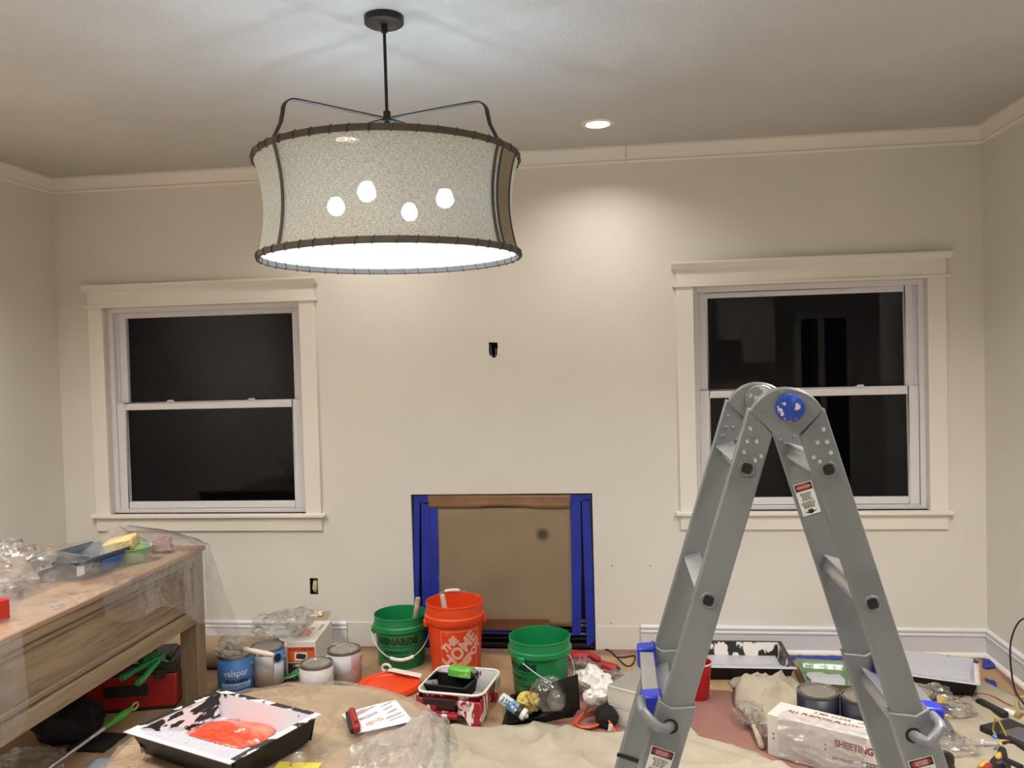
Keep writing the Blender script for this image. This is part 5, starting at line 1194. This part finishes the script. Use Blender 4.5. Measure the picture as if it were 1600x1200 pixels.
# red cup by the ladder
c = at(1092, 1090); T = thing('paint_cup', 'red plastic paint cup standing behind the left ladder rail', 'cup', (c.x + .0, c.y, 0))
m_cup = M('red_cup', 'a81c20', .32, var=.06, splat='d6c8c4', sscale=30, sth=.70, sstretch=(1, 1, .4))
MB().lathe([(1e-4, .004), (.043, .004), (.045, 0), (.047, .004), (.060, .165), (.063, .168), (.063, .173), (.058, .172), (.044, .010), (1e-4, .008)], n=36).build('body', m_cup, T)
MB().lathe([(.0632, .166), (.0645, .170), (.0622, .174)], n=36).build('painted_rim', M('cup_rim', 'dac6c2', .4), T)
MB().lathe([(.0555, .02), (.0605, .10)], n=10, a0=-2.9, a1=-1.75).build('dark_label', M('cup_label', '2a1216', .5, splat='8a2a2e', sscale=40, sth=.6), T, solid=-.001) if False else None
# ------------------------------------------------------------------ trays along the back wall
m_wraged = spray('ragged_rear_paint', '19191a', 'dedad5', 18, .50, (1, 1, .6))
tray('black paint tray with white painted ramp against the wall under right window', (3.842, -.255, .004), .0, .40, .50, .078, m_wraged, m_paint, M('rear_rim_black', '232324', .4))
P = [at(u, v, .10) for u, v in ((1392, 1008), (1537, 1030), (1533, 1063), (1405, 1046))]; c = sum(P, V())/4; d = P[2] - P[3]; rz = math.atan2(d.y, d.x)
tray('large paint tray fully coated in dried white paint right of the ladder', (c.x - .08, c.y, .022), rz, .36, .50, .072, m_paint, m_paint, spray('thick_rim', '2a2a2b', 'd8d5d0', 12, .40))
c = at(1297, 1062, .03); T = thing('tray_liner', 'translucent green tray liner with white paint pooled in it', 'paint tray', (c.x - .01, c.y + .03, .004), rz=-.12)
m_gl = M('green_liner', '7c9a78', .2, var=.1, trans=.25, bump=.2, bs=20); w_, l_, h_ = .26, .33, .055
mb = MB()
def gl(u, v):
    x, y = (u - .5)*w_*(1 - .18*(1 - v)), (v - .5)*l_; s = max(abs(u - .5), abs(v - .5))*2
    return (x, y, h_ if s > .95 else .004 + (h_ - .004)*max(0, (s - .74)/.21)**1.1)
mb.grid(24, 24, gl); mb.build('liner', m_gl, T, solid=.0015, angle=60)
out = [(-.085, -.10), (.0, -.125), (.07, -.10), (.09, .02), (.075, .10), (.02, .085), (-.02, .11), (-.075, .10), (-.09, .06), (-.07, .0)]
sheet(MB(), out, .012, lambda x, y, e: .010 + .004*min(1, e*40) + .002*N(x, y, 1, 20)).build('paint_pool', m_paint, T)
# ------------------------------------------------------------------ long sheeting box in front, with loose film over it
hb = .165
pl, pr, pb = at(1198.5, 1115, hb), at(1359, 1155, hb), at(1214, 1095, hb)
ex = (pr - pl); ex.z = 0; ex.normalize(); ey = V((-ex.y, ex.x, 0)); Lb, Db = (at(1408, 1167, hb) - pl).dot(ex), max(.12, (pb - pl).dot(ey))
T = thing('sheeting_box', 'long white box printed PLASTIC SHEETING in front of the navy cans', 'box', (pl.x, pl.y, 0), rz=math.atan2(ex.y, ex.x))
BO = T
MB().box((Lb/2, Db/2, hb/2), (Lb, Db, hb)).build('carton', M('sheeting_box_card', 'd2ccc8', .65, var=.015), T, bevel=.002)
m_dr = M('dark_red_print', '7c2a22', .6)
Xp = lambda x, y: Matrix.Translation((x, y, hb + .0006))
text("2 MIL CLEAR   10' X 100 FT.", .026, m_boxk, T, Xp(Lb*.60, Db*.80), bold=.0004, shear=.15); text('ALL PURPOSE PLASTIC SHEETING', .030, m_dr, T, Xp(Lb*.54, Db*.52), bold=.0012, shear=.15, wide=.98)
Xq = lambda x, z: Matrix.Translation((x, -.0006, z)) @ Matrix.Rotation(PI/2, 4, 'X')
fx = lambda u, v: (lambda p: ((p - pl).dot(ex), p.z))(next(CAM + ray(u, v)*t for t in [((pl - CAM).dot(ey))/ray(u, v).dot(ey)]))
q = fx(1365, 1177); text('SHEETING', .038, m_dr, T, Xq(q[0], q[1]), bold=.0016, wide=.82, align='RIGHT')
q = fx(1341, 1194); text('protection', .022, m_boxk, T, Xq(q[0], q[1]), bold=.0006, align='RIGHT')
q = fx(1362, 1201); mb = MB()
for a, b, w_, h_ in ((0, .016, .070, .003), (-.034, .0, .003, .034), (.034, .0, .003, .034)): mb.box((q[0] + a, -.0008, q[1] + b), (w_, .001, h_))
for i in range(12): mb.box((q[0] - .028 + i*.0051, -.0008, q[1] - .003), (.0012 + .0018*(i*7 % 3)/2, .001, .026))
mb.build('barcode', m_boxk, T)
mb = MB()
for x, z in ((.025, .09), (.025, .072), (.23, .10), (.23, .082)): mb.cyl((x, -.0012, z), (x, .001, z), .0035, n=8)
tag(mb.build('printed_dots', m_boxk, T), kind='stuff')
mb = MB()
def bf(u, v):
    x = .05 + (Lb*.66)*u + .014*N(v*3, u*2, 1); s = v*(Db*.40 + hb + .03) ; w_ = .010*max(0, ridge(x*3, v*2, 4, 3))**2 + .004*N(x*9, v*6, 3)
    if s < Db*.36: return (x, Db*.36 - s, hb + .003 + w_)
    s -= Db*.36; return (x + .02*s*math.sin(8*u), -.004 - w_*1.6 - .10*s*u*.4, max(.006, hb + .003 - s))
mb.grid(46, 34, bf); o = mb.build('film_wrapper', FILM('box_film', haze=.26, tint='e2dedf', rough=.05, bs=9, bump=.9, gl=1.0), angle=180); o.location = BO.location; o.rotation_euler = BO.rotation_euler
tag(o, 'clear film sagging over the top and front of the sheeting box', 'plastic sheet')
# brush wrapped in film on the red floor
p0, p1 = at(1170, 1116, .04), at(1191, 1167, .015); T = thing('paint_brush', 'spattered brush bagged in clear plastic lying on the red floor', 'paint brush', tuple(p0)); d = p1 - p0
MB().tube([d*.35, d*.45, d*.75, d*.96, d], [.011, .010, .0125, .013, .008], 12).build('handle', m_oldwood, T); MB().cyl(d*.12, d*.38, .024, .014, n=12).build('ferrule', m_steel, T); MB().cyl(-d*.08, d*.12, .016, .024, n=12).build('bristles', M('bristles_pale', 'a89c8c', .9, var=.2, vs=80), T)
mb = MB(); crumple(mb, tuple(d*.10 + V((.0, .02, .01))), (.060, .085, .042), 61, 30, .35); crumple(mb, tuple(d*.45 + V((.04, 0, 0))), (.04, .05, .028), 62, 22, .4); mb.build('wrapping', m_bagfilm, T)
# packages and tools on the right drop cloth
c = at(1466, 1112, .03); T = thing('plastic_package', 'clear bag with yellow and navy printed label beside the right ladder leg', 'package', (c.x, c.y, .012), rz=-.10)
t_ = Matrix.Rotation(.62, 4, 'X')
def lay(w_, h_, x, y, m, nm, k): MB().box((x, y, .0012*k), (w_, h_, .001), X=t_).build(nm, m, T)
lay(.098, .105, 0, .03, M('label_yellow', 'd0ab36', .5), 'card', 12); lay(.098, .060, .002, .022, M('label_navy2', '22225a', .5, splat='5a5a86', sscale=40, sth=.56), 'navy_panel', 13); lay(.034, .016, .030, -.010, MATS['label_yellow'], 'price_flash', 14)
text('ards', .018, m_dr, T, t_ @ Matrix.Translation((-.022, .068, .017)), bold=.0006); text('~~~~', .018, m_dr, T, t_ @ Matrix.Translation((.02, .068, .017))) if False else None
mb = MB(); crumple(mb, (0, .07, .055), (.075, .05, .06), 71, 26, .3, flatb=False); crumple(mb, (.07, .03, .025), (.08, .07, .03), 72, 26, .4); mb.build('clear_bag', m_bagfilm, T)
c = at(1489, 1172, .02); o = MB(); crumple(o, (0, 0, .028), (.095, .065, .040), 73, 30, .25, sm=True); crumple(o, (.02, .10, .012), (.06, .10, .020), 74, 24, .4); o = o.build('plastic_pouch', m_clam, loc=(c.x, c.y, .006)); tag(o, 'puffy clear plastic pouch on canvas right of the ladder leg', 'pouch')
p0, p1 = at(1473, 1122, .02), at(1490, 1150, .02); d = p1 - p0; T = thing('chisel', 'short grey metal blade lying on the canvas beside the blue lock', 'tool', tuple(p0))
MB().slab([V((-.014, 0, 0)), V((.014, 0, 0)), d + V((.014, 0, 0)), d + V((-.014, 0, 0))], (0, 0, .006)).build('blade', m_al, T, bevel=.001); MB().cyl(d*.9 + V((0, 0, .006)), d*1.1 + V((0, 0, .006)), .009, n=10).build('shank', m_rub, T)
a, b_, c_ = at(1530, 1137, .03), at(1573, 1155, .03), at(1571, 1117, .03); ex2 = (at(1606, 1172, .03) - a).normalized(); ey2 = V((-ex2.y, ex2.x, 0))
T = thing('battery_charger', 'flat black charger box with grey top panel on the right canvas', 'charger', (a.x, a.y, .006), rz=math.atan2(ex2.y, ex2.x))
MB().box((.13, .085, .018), (.26, .17, .036)).build('body', m_tbb, T, bevel=.004); MB().box((.150, .075, .0365), (.14, .11, .003)).build('top_panel', M('charger_panel', '55555a', .3, var=.05), T, bevel=.001); MB().box((.075, -.0008, .020), (.018, .002, .008)).build('indicator_light', M('blue_led', '2030c0', .3, emit=((.1, .15, 1), 1.5)), T)
p0, p1 = at(1526, 1094, .02), at(1570, 1117, .03); d = p1 - p0; T = thing('work_light', 'slim black bar light with glass end lying behind the charger', 'light', tuple(p0)); q = d.normalized(); k = d.length
MB().box((k*.55, 0, 0), (k*.95, .034, .028)).build('body', m_tbb, T, bevel=.005).rotation_euler = (0, -math.asin(q.z), math.atan2(q.y, q.x))
MB().tube([(-.012, 0, 0), (.0, 0, 0), (.015, 0, 0)], [.012, .016, .015], 12).build('glass_end', M('dull_glass', '8a8a88', .15, spec=.8), T).rotation_euler = (0, 0, math.atan2(q.y, q.x))
p0, p1 = at(1571, 1112, .02), at(1593, 1120, .02); d = p1 - p0; T = thing('tape_roll', 'white paper tube with yellowed end lying behind the charger', 'tube', tuple(p0)); MB().cyl((0, 0, 0), d*.8, .017, n=16).build('tube', m_tow, T); MB().cyl(d*.8, d*1.15, .021, n=14).build('end_cap', M('mustard', '8f7436', .5), T)
cord('cable', [wy(1612, 962, -.45), wy(1592, 972, -.45), wy(1580, 1000, -.45), wy(1579, 1035, -.45), wy(1585, 1075, -.45), at(1597, 1096, .06), at(1612, 1116, .01)], .0042, m_rub, 'black cable arching up in front of the right corner')
cord('wire', [at(u, v, .012) for u, v in ((1497, 1091), (1515, 1085), (1535, 1084), (1555, 1090), (1580, 1103), (1612, 1110))], .0034, M('red_wire', '8e2a2c', .5), 'red wire lying behind the charger on the canvas')
m_yw = M('yellow_wire', 'c9bb4a', .45)
cord('wire', [at(1576, 1162, .006), at(1571, 1147, .05), at(1562, 1129, .10), at(1556, 1121, .12), at(1553, 1130, .09), at(1552, 1142, .045), at(1556, 1147, .042)], .0036, m_yw, 'yellow wire looped over the front of the charger')
cord('wire', [at(1612, 1087, .03), at(1592, 1090, .03), at(1589, 1100, .02), at(1591, 1114, .035)], .0036, m_yw, 'yellow wire end beside the black cable at the edge')
m_yg = M('yellow_grip', 'c9a04a', .45); m_rg = M('red_grip', '8c2626', .45)
p = lambda u, v, z=.02: at(u, v, z)
def tool(name, label, o, parts, cat='tool'):
    T = thing(name, label, cat, tuple(o))
    for nm, pts, r, m in parts: MB().tube([q - o for q in pts], r, 10).build(nm, m, T)
tool('screwdriver', 'screwdriver with clear shaft end and yellow black handle on canvas', p(1535, 1162), (('shaft', [p(1536, 1162), p(1550, 1162), p(1560, 1164)], [.012, .010, .008], M('clear_grey', 'a9a8aa', .2)), ('tip', [p(1533, 1160), p(1538, 1161)], .013, m_tow), ('grip', [p(1560, 1165), p(1567, 1163), p(1572, 1160)], [.010, .013, .012], m_yg), ('handle', [p(1568, 1166), p(1574, 1165), p(1580, 1164)], [.017, .019, .015], m_rub)))
tool('pliers', 'black pliers with yellow inlaid handles at the lower right', p(1560, 1182), (('jaw', [p(1556, 1172), p(1560, 1170), p(1566, 1170)], [.010, .016, .012], m_al), ('handle', [p(1566, 1172, .03), p(1566, 1182, .03), p(1555, 1192, .03), p(1546, 1203, .03)], [.015, .019, .018, .014], m_rub), ('grip_inlay', [p(1562, 1177, .045), p(1560, 1182, .047), p(1557, 1186, .045)], [.006, .012, .006], m_yg), ('handle', [p(1574, 1190, .02), p(1583, 1194, .02), p(1596, 1200, .02)], .014, m_rub)))
tool('nippers', 'red and yellow handled nippers at the bottom edge right', p(1540, 1198), (('handle', [p(1532, 1202, .03), p(1540, 1195, .034), p(1544, 1192, .03)], [.014, .017, .010], m_yg), ('handle', [p(1537, 1206, .03), p(1545, 1199, .034), p(1548, 1196, .03)], [.014, .017, .010], m_rg), ('jaw', [p(1550, 1196, .03), p(1565, 1194, .03), p(1575, 1199, .03)], [.012, .02, .016], m_tbb)))
c = p(1476, 1197, .04); T = thing('flashlight', 'black round ended torch with red band standing at the bottom edge', 'torch', (c.x, c.y, .004))
MB().lathe([(1e-4, 0), (.026, 0), (.030, .03), (.034, .05), (.034, .075), (.028, .085), (.012, .09), (1e-4, .09)], n=24).build('body', M('gloss_black', '1a1918', .15), T); MB().lathe([(.0345, .028), (.0345, .040)], n=24).build('red_band', m_rg, T, solid=-.001)
c = at(465, 1196, .44); T = thing('yellow_card', 'yellow printed card under a small clear bag on the round table', 'card', (c.x, c.y, ZR + .016)); MB().box((0, 0, .001), (.13, .05, .0015)).build('card', M('lime_yellow', 'c2b23c', .5, var=.05), T); mb = MB(); crumple(mb, (0, .01, .018), (.024, .03, .022), 77, 16, .25, sm=True); mb.build('clear_bag', m_clam, T)
